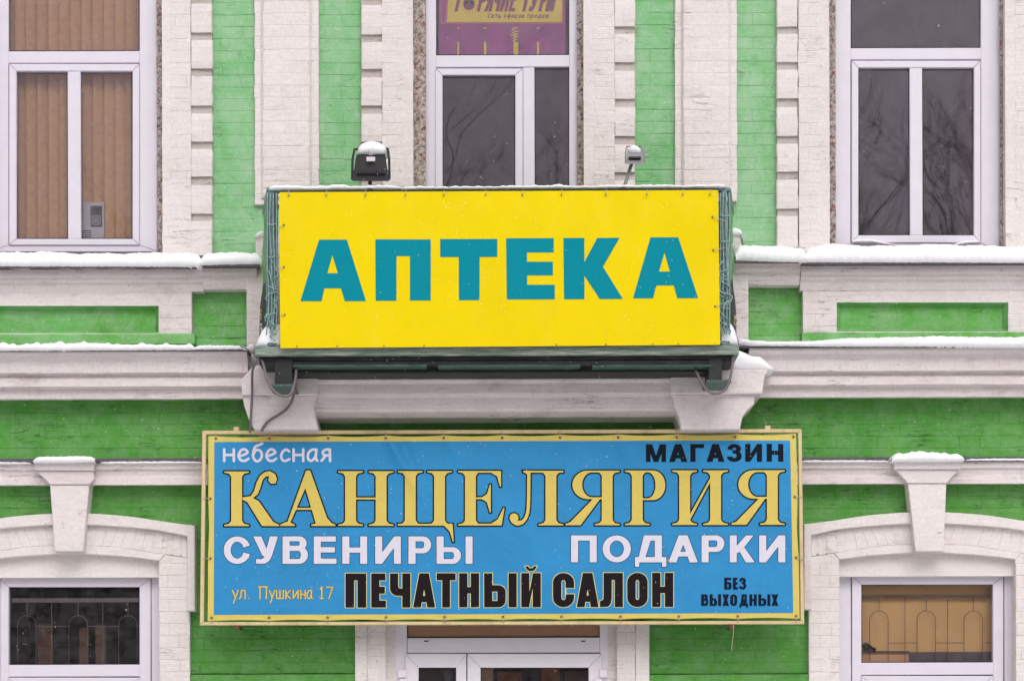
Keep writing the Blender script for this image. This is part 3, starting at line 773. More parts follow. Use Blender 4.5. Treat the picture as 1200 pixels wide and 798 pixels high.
# aprons under the windows: white frame with a green panel sunk in it
def apron(px0, px1, pa, pb, yt, yb, ptop, pbot, d=.085, side='L'):
    mb = MB()
    pts = lambda *p: mb.prism(list(p), d, -.1, .0)
    pts((px0, yt), (px1, yt), (px1, ptop), (px0, ptop)); 
    x0, x1 = px0, px1
    if pa > px0: pts((px0, ptop), (pa, ptop), (pa, pbot), (px0, pbot))
    if pb < px1: pts((pb, ptop), (px1, ptop), (px1, pbot), (pb, pbot))
    pts((px0, pbot), (px1, pbot), (px1, yb), (px0, yb))
    o = mb.build('apron', M['white2'], bld)
    # bevel into the panel
    q = MB(); a, b, c, e = [P(*p, d) for p in ((pa, ptop), (pb, ptop), (pb, pbot), (pa, pbot))]
    k = .028; a2, b2, c2, e2 = Vector((a.x+k, -.03, a.z-k*.6)), Vector((b.x-k, -.03, b.z-k*.6)), Vector((c.x-k, -.03, c.z+k)), Vector((e.x+k, -.03, e.z+k))
    q.add([a, b, c, e, a2, b2, c2, e2], [(4, 7, 6, 5), (0, 4, 5, 1), (1, 5, 6, 2), (2, 6, 7, 3), (3, 7, 4, 0)])
    q.build('apron_panel', M['green_mid'], o)
    bricks(o, M['white2'], pb+1 if pb < px1 else px0, ptop-14, px1, pbot+2, d+.001, phase=ptop, length=40) if pb < px1 else None
    if pa > px0: bricks(o, M['white2'], px0, ptop-14, pa-1, pbot+2, d+.001, phase=ptop, length=40)
    bricks(o, M['white2'], px0, yt+1, px1, ptop-14.5, d+.001, phase=yt, length=56)
apron(-60, 224.5, -50, 186, 326, 394, 358.5, 390.5)
apron(941, 1260, 980.5, 1181.5, 322, 392, 354.5, 388.5)
wall(224.5, 336, 290, 404, .01, 'green_mid', 340); wall(876, 333, 941.5, 400, .01, 'green_mid', 338)
run([(.115, 391.5), (.12, 394), (.12, 403)], -60, 228, 'green_mid', 'wall'); run([(.115, 389.5), (.12, 391.5), (.12, 399)], 940, 1260, 'green_mid', 'wall')
run([(.03, 397.5), (.035, 405)], 228.2, 290, 'green_mid', 'wall'); run([(.03, 394), (.035, 402)], 876, 939.8, 'green_mid', 'wall')

# masonry piers behind the balcony ends
mb = MB(); mb.prism([(289, 314), (299.5, 306), (299.5, 279), (303, 274), (330, 274), (330, 440), (289, 440)], .14, -.1, .004); o = mb.build('pier', M['white2'], bld)
bricks(o, M['white2'], 289.5, 318, 318, 410, .141, phase=318, length=40)
mb = MB(); mb.prism([(840, 270), (866, 270), (869, 276), (869, 286), (877, 300), (877, 440), (840, 440)], .14, -.1, .004); o = mb.build('pier', M['white2'], bld)
bricks(o, M['white2'], 846, 312, 876.5, 404, .141, phase=312, length=40)

# main cornice, left and right
CPL = [(.30, 410), (.30, 413), (.285, 417), (.25, 421), (.24, 423.5), (.24, 437), (.20, 438.5), (.19, 441), (.205, 443.5), (.205, 453), (.16, 455.5), (.15, 457), (.15, 467.5), (.02, 468.5)]
c1 = run(CPL, -60, 289, 'white2')
bricks(c1, M['white2'], -58, 424.6, 287, 437, .241, course=12.4, phase=424.6, length=50, header=True)
bricks(c1, M['white2'], -58, 456.6, 285, 467.2, .151, course=10.8, phase=456.6, length=50, header=True)
bricks(c1, M['white2'], -58, 444, 286, 453.2, .206, course=9.2, phase=444, length=140, proud=.001)
CPR = [(d, y-2.4) for d, y in CPL]; CPR[0] = (.30, 405.4)
c2 = run(CPR, 878, 1260, 'white2')
bricks(c2, M['white2'], 900, 422, 1258, 434.5, .241, course=12.4, phase=422, length=62, header=True, proud=.0012)
bricks(c2, M['white2'], 888, 454.2, 1258, 464.8, .151, course=10.8, phase=454.2, length=62, header=True, proud=.0012)
bricks(c2, M['white2'], 892, 441.6, 1258, 450.8, .206, course=9.2, phase=441.6, length=160, proud=.001)
for a, b, y in ((-60, 228, 409.4), (229, 291, 409.2), (868, 1260, 405.0)):
    mb = MB(); mb.pbox(a, y, b, y+1.8, .325, .0); mb.build('cornice_flashing', M['flash'], bld)

# masonry carrying the balcony: two corbels and the moulded band between them
cb = run([(.44, 425), (.44, 446), (.425, 447.5), (.42, 450), (.42, 461), (.395, 462.5), (.39, 466), (.39, 477), (.365, 478.5), (.36, 482), (.27, 489), (.10, 493.5), (.05, 495)], 366, 800, 'white2', 'balcony_cornice')
bricks(cb, M['white2'], 372, 438, 794, 446, .441, course=9, phase=438, length=90, proud=.001)
bricks(cb, M['white2'], 372, 450.5, 794, 460.8, .421, course=11, phase=450, length=110, proud=.001)
bricks(cb, M['white2'], 372, 466.8, 794, 476.6, .391, course=11, phase=466, length=100, proud=.001)
def corbel(pts_left, flip, right):
    o = part('corbel')
    for (xa, xb, ya, yb, d) in pts_left:
        mb = MB(); mb.prism([(xa[0], ya), (xb[0], ya), (xb[1], yb), (xa[1], yb)], d, -.05, .004)
        mb.build('corbel_course', M['white2'], o)
    return o
def corbel2(slab, neck, ds, dn):
    o = part('corbel')
    mb = MB(); mb.prism(slab, ds, -.05, .006); mb.build('corbel_slab', M['white2'], o)
    mb = MB(); mb.prism(neck, dn, -.05, .006); mb.build('corbel_neck', M['white2'], o)
    return o
corbel2([(297, 428), (372, 428), (372, 463), (284, 463), (282, 446)], [(284, 463.3), (372, 463.3), (368, 474), (369, 486), (373, 503.5), (298, 503.5), (291, 490), (286, 475)], .475, .445)
corbel2([(786, 432.6), (900, 432.6), (899, 437), (896.5, 439), (893, 461.5), (786, 461.5)], [(787, 461.8), (885, 461.8), (883.5, 474), (876, 480), (870, 489), (867, 503.5), (798, 503.5), (796, 490), (790, 476)], .48, .445)

# string course above the ground-floor windows, keystones
def string(px0, px1, y, name='string_course'):
    o = run([(.115, y+1), (.115, y+9), (.095, y+11), (.09, y+17), (.11, y+19), (.11, y+27.5), (.0, y+28.5)], px0, px1, 'white2', name)
    mb = MB(); mb.pbox(px0, y-3.6, px1, y+1.0, .02, 0); mb.pbox(px0, y+.2, px1, y+1.6, .135, .0); mb.build('string_flashing', M['flash'], o)
    return o
string(-60, 72, 541); string(90, 243, 540.4); string(930, 1080, 539.2); string(1094, 1260, 538.8)
def keystone(cap, cy, neck, ny, base_, by):
    o = part('keystone')
    mb = MB(); mb.prism([(cap[0]+3, cy), (cap[1]-3, cy), (cap[1]-3, cy+9), (cap[0]+3, cy+9)], .185, 0, .003)
    mb.prism([(cap[0]+4, cy+9.4), (cap[1]-4, cy+9.4), (neck[1]+6, cy+19), (neck[1], ny), (neck[0], ny), (neck[0]-6, cy+19)], .165, 0, .003)
    mb.build('keystone_cap', M['white2'], o)
    m2 = MB(); m2.prism([(neck[0], ny+.4), (neck[1], ny+.4), (base_[1], by), (base_[0], by)], .155, -.05, .004)
    m2.build('keystone_block', M['white'], o)
    m3 = MB(); m3.pbox(cap[0], cy-4, cap[1], cy-1.2, .215, 0); m3.build('cap_flashing', M['flash'], o)
keystone((37, 113), 542, (58.5, 104.5), 567.5, (64, 97.5), 646); keystone((1045, 1129), 540.5, (1064, 1109), 566, (1073, 1106), 646)

# arched surrounds of the ground-floor windows
def interp(pts, n=8):
    out = []
    for i in range(len(pts)-1):
        p0, p1, p2, p3 = [np.array(pts[min(max(k, 0), len(pts)-1)], float) for k in (i-1, i, i+1, i+2)]
        for k in range(n):
            t = k/n; out.append(tuple(.5*(2*p1+(p2-p0)*t+(2*p0-5*p1+4*p2-p3)*t*t+(3*p1-p0-3*p2+p3)*t**3)))
    out.append(tuple(pts[-1])); return out
def arch(sgn, cx, dy, outer_x):
    # coordinates measured on the right window, mirrored about cx for the left one
    m = lambda l: [((x-1087)*1.0+cx, y+dy) for x, y in l]
    top = m([(942, 614), (971.6, 610.5), (1019, 603.5), (1067, 600), (1108, 600), (1155, 603.5), (1203, 610.5), (1232, 614)])
    hin = m([(951, 627), (985, 620), (1025, 616), (1068, 613.5), (1106, 613.5), (1149, 616), (1189, 620), (1223, 627)])
    lipt = m([(951, 652), (989, 646.5), (1034, 639.5), (1073, 638), (1101, 638), (1140, 639.5), (1185, 646.5), (1223, 652)])
    lipb = m([(983.5, 655.5), (1019, 651), (1073, 647.5), (1101, 647.5), (1155, 651), (1190.5, 655.5)])
    o = part('arched_surround')
    mb = MB(); ti, hi = interp(top), interp(hin)
    # hood moulding with its vertical returns
    mb.prism(ti+[m([(1232, 714)])[0], m([(1223, 714)])[0]]+list(reversed(hi))+[m([(951, 714)])[0], m([(942, 714)])[0]], .10, -.05, .005)
    mb.build('hood_moulding', M['white'], o)
    mb = MB(); lt, lb = interp(lipt), interp(lipb)
    mb.prism([(x, y-.3) for x, y in hi]+list(reversed(lt)), .055, -.05, 0); mb.build('arch_face', M['white'], o)
    mb = MB(); mb.prism(lt[6:-6]+[m([(1190.5, 655.5)])[0]]+list(reversed(lb))[1:-1]+[m([(983.5, 655.5)])[0]], .066, -.15, .004); mb.build('arch_lip', M['white'], o)
    for a, b in ((948, 983.5), (1190.5, 1226)):
        (xa, _), (xb, _) = m([(a, 0)])[0], m([(b, 0)])[0]
        q = MB(); q.pbox(xa, 648+dy, xb, 870, .055, -.25); w_ = q.build('jamb', M['white'], o)
        bricks(w_, M['white'], xa, 652+dy, xb, 865, .057, phase=660, length=50, header=(True))
    # voussoirs: bricks on edge along the arch face
    vo = MB(); n = 26
    for k in range(n):
        t0, t1 = k/n, (k+1)/n
        def at(c, t):
            f = t*(len(c)-1); i = min(int(f), len(c)-2); f -= i; return (c[i][0]*(1-f)+c[i+1][0]*f, c[i][1]*(1-f)+c[i+1][1]*f)
        a, b, c, e = at(hi, t0+.002), at(hi, t1-.002), at(lt, t1-.002), at(lt, t0+.002)
        MBk = MB(); MBk.prism([(a[0], a[1]+.8), (b[0], b[1]+.8), (c[0], c[1]-.5), (e[0], e[1]-.5)], .0575+random.uniform(-.0006, .001), .05, .0015); MBk.build('voussoir', M['white'], o)
    # flat plastered field between lip and window frame
    q = MB(); q.pbox(m([(975, 0)])[0][0], 640+dy, m([(1199, 0)])[0][0], 675+dy, -.0, -.25); q.build('window_head', M['white'], o)
    return o
arch(1, 1087, 0, 0); arch(-1, 83.4, 1.5, 0)
# plain masonry filling either side of the arches
wall(1226.5, 634, 1262, 860, 0, 'green_lo', 634)

# door surround
for pts in ([(416, 728), (430, 728), (430, 860), (416, 860)], [(745, 728), (761, 728), (761, 860), (745, 860)]):
    mb = MB(); mb.prism(pts, .06, -.2, .004); o = mb.build('door_surround', M['white'], bld)
for a, b, d in ((430.4, 452, .045), (723, 744.6, .045)):
    mb = MB(); mb.pbox(a, 728, b, 860, d, -.3); o = mb.build('door_surround', M['white'], bld); bricks(o, M['white'], a, 728, b, 858, d+.001, phase=740, length=60, header=True)
for a, b in ((452.3, 464), (712, 722.7)):
    mb = MB(); mb.pbox(a, 728, b, 860, -.0, -.3); mb.build('door_surround', M['white2'], bld)

# ------------------------------------------------------------------ windows
def frame_ring(mb, o, i, d, db, ch=.004):
    """four mitred bars between outer and inner rectangles (photo pixels)"""
    ox0, oy0, ox1, oy1 = o; ix0, iy0, ix1, iy1 = i; g = .12
    mb.prism([(ox0+g, oy0), (ox1-g, oy0), (ix1-g, iy0), (ix0+g, iy0)], d, db, ch)
    mb.prism([(ix0+g, iy1), (ix1-g, iy1), (ox1-g, oy1), (ox0+g, oy1)], d, db, ch)
    mb.prism([(ox0, oy0+g), (ix0, iy0+g), (ix0, iy1-g), (ox0, oy1-g)], d, db, ch)
    mb.prism([(ix1, iy0+g), (ox1, oy0+g), (ox1, oy1-g), (ix1, iy1-g)], d, db, ch)
def pane(r, d, parent, gask=True):
    mb = MB(); mb.pbox(*r, d, d-.006); mb.build('pane', M['glass'], parent)
    if gask:
        q = MB(); x0, y0, x1, y1 = r
        for a in ((x0-.2, y0-.2, x1+.2, y0+.9), (x0-.2, y1-.9, x1+.2, y1+.2), (x0-.2, y0, x0+.9, y1), (x1-.9, y0, x1+.2, y1)):
            q.pbox(*a, d+.006, d-.002)
        q.build('gasket', M['gasket'], parent)
DW = -.07
def window_top(x0, x1, gx0, gx1, y_glass_top, ybar0, ybar1, sash, panes, bottom, fixed=(), label=None):
    w_ = part('window')
    if label: w_['label'] = label
    mb = MB(); frame_ring(mb, (x0, -90, x1, bottom), (gx0, -80, gx1, bottom-9), DW, DW-.07)
    mb.pbox(gx0-.5, ybar0, gx1+.5, ybar1, DW-.003, DW-.065, .004)
    mb.build('frame', M['pvc'], w_)
    pane((gx0, -78, gx1, ybar0), DW-.035, w_)
    s = MB(); sx0, sy0, sx1, sy1 = sash
    for (a, b, c, e, l, r) in panes:            # sash outer, glass rect
        frame_ring(s, (a, b, c, e), l, DW+.012, DW-.05)
        pane(l, DW-.02, w_)
    s.build('sash', M['pvc'], w_)
    for r in fixed: pane(r, DW-.035, w_)
    return w_
# left
wl = part('window', label='window with tan vertical blinds behind its panes')
mb = MB(); frame_ring(mb, (-12, -90, 184.5, 295), (10, -80, 163.5, 287.5), DW, DW-.07); mb.pbox(9.6, 60.3, 163.8, 74.3, DW-.003, DW-.065, .004); mb.pbox(173, -88, 173.6, 290, DW+.001, DW-.01); mb.build('frame', M['pvc'], wl)
pane((10.3, -78, 163.2, 60.3), DW-.035, wl)
s = MB(); frame_ring(s, (10.5, 75.2, 163.2, 287.3), (19.2, 83.8, 155.2, 280), DW+.012, DW-.05); s.pbox(79.3, 84, 94.7, 280, DW+.011, DW-.05, .004); s.build('sash', M['pvc'], wl)
pane((19.2, 83.8, 79.4, 280), DW-.02, wl); pane((94.7, 83.8, 155.2, 280), DW-.02, wl)
# middle
wm = part('window', label='window with a purple poster in its upper pane')
mb = MB(); frame_ring(mb, (498.5, -90, 677, 300), (511, -80, 667, 292), DW, DW-.07); mb.pbox(510.6, 65, 667.4, 79, DW-.003, DW-.065, .004); mb.pbox(613, 79.3, 626.6, 292, DW-.001, DW-.065, .004); mb.build('frame', M['pvc'], wm)
pane((511.2, -78, 666.8, 65), DW-.035, wm); pane((626.6, 79.2, 666.8, 292), DW-.035, wm)
s = MB(); frame_ring(s, (510, 80.5, 612.7, 291.5), (518.6, 88.5, 603.8, 283), DW+.012, DW-.05); s.build('sash', M['pvc'], wm)
pane((518.6, 88.5, 603.8, 283), DW-.02, wm)
# right
wr = part('window', label='dark window with white twin sash and a thin drift of snow at its foot')
mb = MB(); frame_ring(mb, (978.5, -90, 1172, 297), (997, -80, 1149.5, 285), DW, DW-.07); mb.pbox(996.6, 56.6, 1150, 70.2, DW-.003, DW-.065, .004); mb.pbox(987, -88, 987.6, 290, DW+.001, DW-.01); mb.pbox(1161, -88, 1161.6, 290, DW+.001, DW-.01); mb.build('frame', M['pvc'], wr)
pane((997.2, -78, 1149.3, 56.6), DW-.035, wr)
s = MB(); frame_ring(s, (998, 71.4, 1149.2, 284.6), (1006, 79.6, 1141.4, 275.8), DW+.012, DW-.05); s.pbox(1066.2, 79.8, 1081, 275.8, DW+.011, DW-.05, .004); s.build('sash', M['pvc'], wr)
pane((1006, 79.6, 1066.2, 275.8), DW-.02, wr); pane((1081, 79.6, 1141.4, 275.8), DW-.02, wr)
# ground floor
def low_window(fr, gl, bar, label, dy=0):
    w_ = part('window', label=label); x0, y0, x1 = fr; g0, g1_, gx1, gy1 = gl
    mb = MB(); mb.pbox(x0-16, y0, x0-1, 870, -.075, -.2, .003); mb.pbox(x1+1, y0, x1+16, 870, -.075, -.2, .003); mb.pbox(x0-12, y0-.2, x1+12, y0+1.5, -.08, -.2)
    frame_ring(mb, (x0, y0+2.5, x1, 880), (g0, g1_, gx1, 872), -.06, -.13); mb.pbox(g0-.5, gy1, gx1+.5, bar, -.062, -.125, .004)
    mb.build('frame', M['pvc'], w_)
    pane(gl, -.095, w_)
    s = MB(); frame_ring(s, (g0, bar+1, gx1, 872), (g0+9, bar+10, gx1-9, 864), -.05, -.11); s.build('sash', M['pvc'], w_)
    pane((g0+9, bar+10, gx1-9, 864), -.09, w_)
    return w_
wll = low_window((0, 674.5, 176.5), (10, 687.5, 163.5, 778.5), 792.5, 'ground-floor window, dark behind a pale arched grille')
wlr = low_window((998.5, 672, 1176), (1009.5, 684.5, 1163.7, 776), 790.5, 'ground-floor window, ochre behind a dark arched grille')
def grille(px0, px1, bary, centers, stand, topy, sprT, crossy, bot, d, mat, par, bar_h=6):
    mb = MB(); T = lambda pts, r=.0021: mb.tube([P(x, y, d) for x, y in pts], r, 5)
    mb.pbox(px0, bary, px1, bary+bar_h*.9, d+.004, d-.012)
    for c, a in centers:
        r = 10.8
        T([(c-r, bot), (c-r, sprT+r+20), (c-r, sprT+r+4)]+[(c-r*math.cos(a), sprT+r-r*math.sin(a)) for a in np.linspace(0, math.pi, 13)]+[(c+r, sprT+r+4), (c+r, sprT+r+20), (c+r, bot)]); T([(c, bary), (c, sprT)])
    for x in stand: T([(x, bary), (x, bot)])
    xs = [px0]+[q for c, _ in centers for q in (c-10.8, c+10.8)]+[px1]
    for k in range(0, len(xs), 2): T([(xs[k], crossy), (xs[k+1], crossy)])
    mb.build('grille', mat, par)
grille(14, 163, 700.5, [(31.5, 0), (91.5, 0), (150, 0)], [60.5, 120.5], 0, 721, 733.5, 830, -.15, M['iron'], wll, 5.5)
grille(1010, 1163, 696.6, [(1030, 0), (1085.5, 0), (1140.5, 0)], [1060.5, 1110.5], 0, 715.5, 753, 830, -.145, M['irondark'], wlr, 4)

# ------------------------------------------------------------------ rooms behind the glass
def room(px0, py0, px1, py1, dn, df, mat, name='room'):
    x0, x1, z0, z1 = R4(px0, py0, px1, py1, dn); yn, yf = -dn, -df
    mb = MB(); v = [(x0, yn, z0), (x1, yn, z0), (x1, yn, z1), (x0, yn, z1), (x0, yf, z0), (x1, yf, z0), (x1, yf, z1), (x0, yf, z1)]
    mb.add(v, [(4, 5, 6, 7), (0, 4, 7, 3), (1, 2, 6, 5), (0, 1, 5, 4), (3, 7, 6, 2)]); mb.build(name, M[mat], bld)
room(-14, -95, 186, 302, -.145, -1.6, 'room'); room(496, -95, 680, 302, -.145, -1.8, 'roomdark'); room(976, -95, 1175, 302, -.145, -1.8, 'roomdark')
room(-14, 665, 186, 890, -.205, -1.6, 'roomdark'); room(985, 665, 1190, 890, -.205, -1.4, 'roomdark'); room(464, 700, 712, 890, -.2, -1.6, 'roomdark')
# solid wall behind the facade so that no light leaks
mb = MB(); mb.pbox(-200, -200, 1400, 1000, -2.0, -2.2); mb.build('wall', M['room'], bld)

bl = thing('vertical_blind', 'tan vertical slat blind hanging behind the upper left window', 'blind')
x = -8; k = 0
while x < 166:
    q = MB(); a, b = P(x+.1, -80, -.20), P(x+13.2, -80, -.20); zt = P(x, -85, -.22).z; zb = P(x, 290, -.22).z
    n = 4; tw = random.uniform(.016, .026); vs = []
    for i in range(n+1):
        t = i/n; xx = a.x+(b.x-a.x)*t; yy = .20+tw*(t-.5)*2-.006*math.sin(t*math.pi)
        vs += [(xx, yy, zb), (xx, yy, zt)]
    for i in range(n+1): vs += [(vs[2*i][0], vs[2*i][1]+.0012, zb), (vs[2*i][0], vs[2*i][1]+.0012, zt)]
    o_ = 2*(n+1)
    fs = [(2*i, 2*i+2, 2*i+3, 2*i+1) for i in range(n)]+[(o_+2*i, o_+2*i+1, o_+2*i+3, o_+2*i+2) for i in range(n)]
    q.add(vs, fs); q.build('blind_slat', M['blind'], bl, smooth=True); x += 13; k += 1
mb = MB(); mb.pbox(-10, -92, 168, -84, -.20, -.25); mb.build('blind_rail', M['pvc'], bl)

pc = thing('computer_case', 'grey desktop computer seen from behind on the sill of the upper left window', 'computer')
mb = MB(); mb.pbox(95, 236.8, 122, 283, -.16, -.205, .002); mb.build('case', M['pc'], pc)
mb = MB(); mb.pbox(106, 241.5, 119.5, 266, -.158, -.161); mb.build('port_panel', M['pcdark'], pc)
mb = MB()
for r in (2.0, 3.9, 5.8):
    c = (112.5, 258.3); mb.tube([P(c[0]+r*math.cos(a), c[1]+r*math.sin(a), -.155) for a in np.linspace(0, 2*math.pi, 17)], .0022, 4, smooth=1)
mb.tube([P(106.8, 252.5, -.155), P(118.2, 264, -.155)], .0018, 4); mb.tube([P(106.8, 264, -.155), P(118.2, 252.5, -.155)], .0018, 4)
mb.build('fan_grille', M['pc'], pc)
for k in range(5):
    mb = MB(); mb.pbox(97, 270+k*2.3, 107, 271.1+k*2.3, -.158, -.161); mb.build('slot_cover', M['pcdark'], pc)

def sheet(name, r, d, mat, label, cat, th=.004):
    mb = MB(); mb.pbox(*r, d, d-th); o = mb.build(name, M[mat], None, label=label, category=cat); return o
cs = sheet('window_shade', (1004, 678, 1172, 766), -.185, 'ochre', 'ochre cloth shade behind the dark grille of the lower right window', 'shade')
mb = MB(); mb.pbox(1066, 763.5, 1172, 780, -.165, -.182); mb.pbox(1004, 762.5, 1066, 764.5, -.165, -.182); mb.build('shelf', M['room'], None, label='grey shelf edge low inside the lower right window', category='shelf')
sheet('counter_panel', (1004, 766.2, 1066, 840), -.185, 'tan', 'tan board under the ochre shade inside the lower right window', 'board')
mb = MB(); mb.tube([P(1011, 757, -.15), P(1016, 755.5, -.15), P(1021, 759, -.15), P(1026, 761.5, -.15)], .012, 7); mb.tube([P(1012, 760, -.155), P(1019, 761, -.155)], .014, 7); mb.build('cloth_bundle', M['roomdark'], None, smooth=True, label='small dark rumpled cloth on the shelf of the lower right window', category='cloth')
sheet('curtain', (93, 735, 104, 850), -.4, 'browndoor', 'narrow brown curtain standing inside the lower left window, middle one', 'curtain')
sheet('curtain', (44, 730, 62, 850), -.45, 'browndoor', 'wider brown curtain at the left inside the lower left window', 'curtain')
sheet('curtain', (112, 732, 124, 850), -.42, 'browndoor', 'brown curtain right of the centre inside the lower left window', 'curtain')

# poster in the middle window
ps = thing('poster', 'purple and yellow travel poster hanging in the upper pane of the middle window', 'poster')
dp = -.13
mb = MB(); mb.pbox(514, -70, 662.5, 66, dp, dp-.002); mb.build('poster_sheet', M['purple'], ps)
mb = MB(); flat(mb, poly([(529, -60), (659, -60), (658.5, 26.5), (523.5, 26.5)]), dp+.001, mi=0)
flat(mb, SUB(bx(516.5, -62, 660, 28), bx(517.3, -62, 659.2, 27.2)), dp+.0015, mi=1, step=.25); flat(mb, stroke([(529, -60), (522, 26.5)], .8), dp+.0015, mi=1, step=.25)
mb.build('printed_panel', [M['pyellow'], M['porange']], ps)
def slant(f, k, yref):
    g_ = lambda X, Y: f(X+k*(Y-yref), Y); g_.bb = (f.bb[0]-12, f.bb[1], f.bb[2]+12, f.bb[3]); return g_
for c, a, b in (('Г', 533, 541), ('Р', 559, 567), ('Я', 567.5, 575.5), ('Ч', 577, 584), ('И', 585.5, 594), ('Е', 596, 602.5), ('Т', 609.5, 618), ('У', 618.5, 628), ('Р', 631, 638), ('Ы', 639, 648)):
    y0_, y1_ = -14, 13.6
    if c == 'Я':
        f = sans('Р', 2*571.5-b, y0_, 2*571.5-a, y1_, 3, 3.4, True); f0 = f
        f = (lambda f0: (lambda X, Y: f0(2*571.5-X, Y)))(f0); f.bb = f0.bb
        f = U(f, poly([(a, y1_), (a+3.2, y1_), (b-2.5, y0_+15), (b-5, y0_+14)]))
    else: f = sans(c, a, y0_, b, y1_, 3, 3.4, True)
    f = slant(f, .22, y1_); q = MB(); flat(q, f, dp+.002, .75, 0, step=.3); flat(q, f, dp+.0026, 0, 1, step=.3); q.build('letter', [M['porange'], M['pmaroon']], ps)
q = MB(); cx_, cy_ = 549.5, 5
flat(q, ell(cx_, cy_, 6.8, 7.6), dp+.002, 0, 0)
for k in range(14):
    a = 2*math.pi*k/14+.1; flat(q, stroke([(cx_+7.8*math.cos(a), cy_+8.6*math.sin(a)), (cx_+10.5*math.cos(a+.12), cy_+11.6*math.sin(a+.12))], .9), dp+.002, 0, 1, step=.25)
flat(q, U(ell(cx_-3, cy_-1, 2.4, 2), ell(cx_+3.2, cy_-1.6, 2.4, 2)), dp+.0028, 0, 2, step=.25)
q.build('sun_emblem', [M['pmaroon'], M['porange'], M['ink2']], ps)
q = MB(); xx = 571.5
for wd, n in ((4, 0), (6, 0), (6, 0)):
    for k in range([4, 7, 6][[(4, 0), (6, 0), (6, 0)].index((wd, n))]): pass
txt = [('с', 3.4, 1), ('е', 3.2, 0), ('т', 3.6, 0), ('ь', 3.2, 0), None, ('о', 3.2, 0), ('ф', 4.4, 0), ('и', 3.6, 0), ('с', 3, 0), ('о', 3.2, 0), ('в', 3.2, 0), None, ('п', 3.6, 0), ('р', 3.4, 0), ('о', 3.2, 0), ('д', 3.6, 0), ('а', 3.4, 0), ('ж', 4.8, 0)]
SM = {'т': [[(0, 1), (1, 1)], [(.5, 1), (.5, 0)]], 'ь': [[(.1, 1), (.1, 0), (.8, .05), (.8, .5), (.1, .55)]], 'о': [[(.5, 1), (.05, .5), (.5, 0), (.95, .5), (.5, 1)]],
      'ф': [[(.5, 1.5), (.5, -.5)], [(.5, 1), (.05, .5), (.5, 0), (.95, .5), (.5, 1)]], 'в': [[(.1, 0), (.1, 1), (.8, .8), (.1, .55), (.9, .25), (.1, 0)]],
      'п': [[(.1, 0), (.1, 1), (.9, 1), (.9, 0)]], 'р': [[(.1, -.5), (.1, 1), (.9, .8), (.8, .2), (.1, .1)]], 'д': [[(0, -.2), (.05, 0), (.95, 0), (1, -.2)], [(.2, 0), (.4, 1), (.85, 1), (.85, 0)]],
      'ж': [[(.5, 0), (.5, 1)], [(0, 0), (.95, 1)], [(0, 1), (1, 0)]]}
for t_ in txt:
    if t_ is None: xx += 2.4; continue
    c, w_, cap = t_; hh = 3.6+(1.2 if cap else 0); bsl = 21.4
    if c in SM: f = U(*[stroke([(xx+a*w_*.85, bsl-b*hh) for a, b in l], .95, False) for l in SM[c]])
    else: f = comic(c, xx, bsl, hh, w_*.85, .95)
    flat(q, slant(f, .2, bsl), dp+.002, 0, 0, step=.25); xx += w_+.75
q.build('subtitle_lettering', M['pmaroon'], ps)
q = MB()
for cx_, w_ in ((537, 1.9), (568.5, 2.8), (604.5, 5.5), (630.5, 2.2)):
    flat(q, bx(cx_-w_/2, 49.5, cx_+w_/2, 66), dp+.001, 0, 0); flat(q, ell(cx_, 33.3, 1.2+w_*.2, .8), dp+.001, 0, 0, step=.25)
for a in range(9): flat(q, stroke([(603.5+random.uniform(-1.5, 1.5), 35+a*1.6), (603.5+(4.5 if a % 2 else -4.5)*random.uniform(.5, 1), 36+a*1.5)], 1.3), dp+.001+a*2e-5, 0, 0, step=.3)
q.build('printed_candles', M['pyellow'], ps)

# ------------------------------------------------------------------ door
dr = part('door')
mb = MB()
mb.pbox(463.5, 727, 477, 880, -.0, -.15, .003); mb.pbox(703, 727, 712.5, 880, -.0, -.15, .003)
mb.pbox(477.3, 746.8, 702.7, 764.6, -.002, -.15, .003); mb.pbox(477.3, 722, 702.7, 731, -.002, -.15, .003)
mb.build('door_frame', M['door_pvc'], dr)
pane((477.3, 731, 702.7, 746.6), -.02, dr)
mb = MB(); mb.pbox(477, 728, 703, 748, -.028, -.034); mb.build('transom_board', M['tan'], dr)
for a, b, g in ((474.5, 546.5, (490.5, 781.8, 534.5, 880)), (547.6, 705.5, (563.2, 781.8, 689.8, 880))):
    mb = MB(); frame_ring(mb, (a, 765.4, b, 890), g[:3]+(886,), +.012, -.12, .004); lf = mb.build('door_leaf', M['door_pvc'], dr); pane(g, -.02, lf)
for x_, y_ in ((466.5, 784), (468, 794.5), (702.5, 784), (696.5, 794.5)):
    mb = MB(); mb.pbox(x_, y_, x_+9.5, y_+9.6, +.028, -.06, .003); mb.build('hinge', M['door_pvc'], dr)
for x_ in (497, 681):
    mb = MB(); mb.pbox(x_, 750.2, x_+5, 751.6, +.0015, -.06); mb.build('drain_slot', M['gasket'], dr)
sheet('wall_board', (480, 780, 530, 880), -.5, 'browndoor', 'brown board inside behind the narrow left leaf of the shop door', 'board')
sheet('wall_board', (563, 778, 578, 880), -.45, 'tan', 'light tan post inside at the left edge of the wide door leaf', 'board')
sheet('wall_board', (662, 786, 692, 880), -.45, 'browndoor', 'brown slatted panel inside at the right edge of the wide door leaf', 'board')
M['orange'] = simple('orange_packaging', srgb(226, 120, 60), .5, .5, 14)
sheet('display_card', (583, 787, 612, 880), -.8, 'orange', 'dim orange display card inside the shop door, left one', 'card')
sheet('display_card', (634, 780, 656, 880), -.7, 'orange', 'bright orange display card inside the shop door, right one', 'card')
mb = MB(); mb.tube([P(524, 784, -.3), P(526, 800, -.3)], .03, 9); mb.build('jar', M['lampgrey'], None, smooth=True, label='dark round jar inside the narrow left leaf of the door', category='jar')

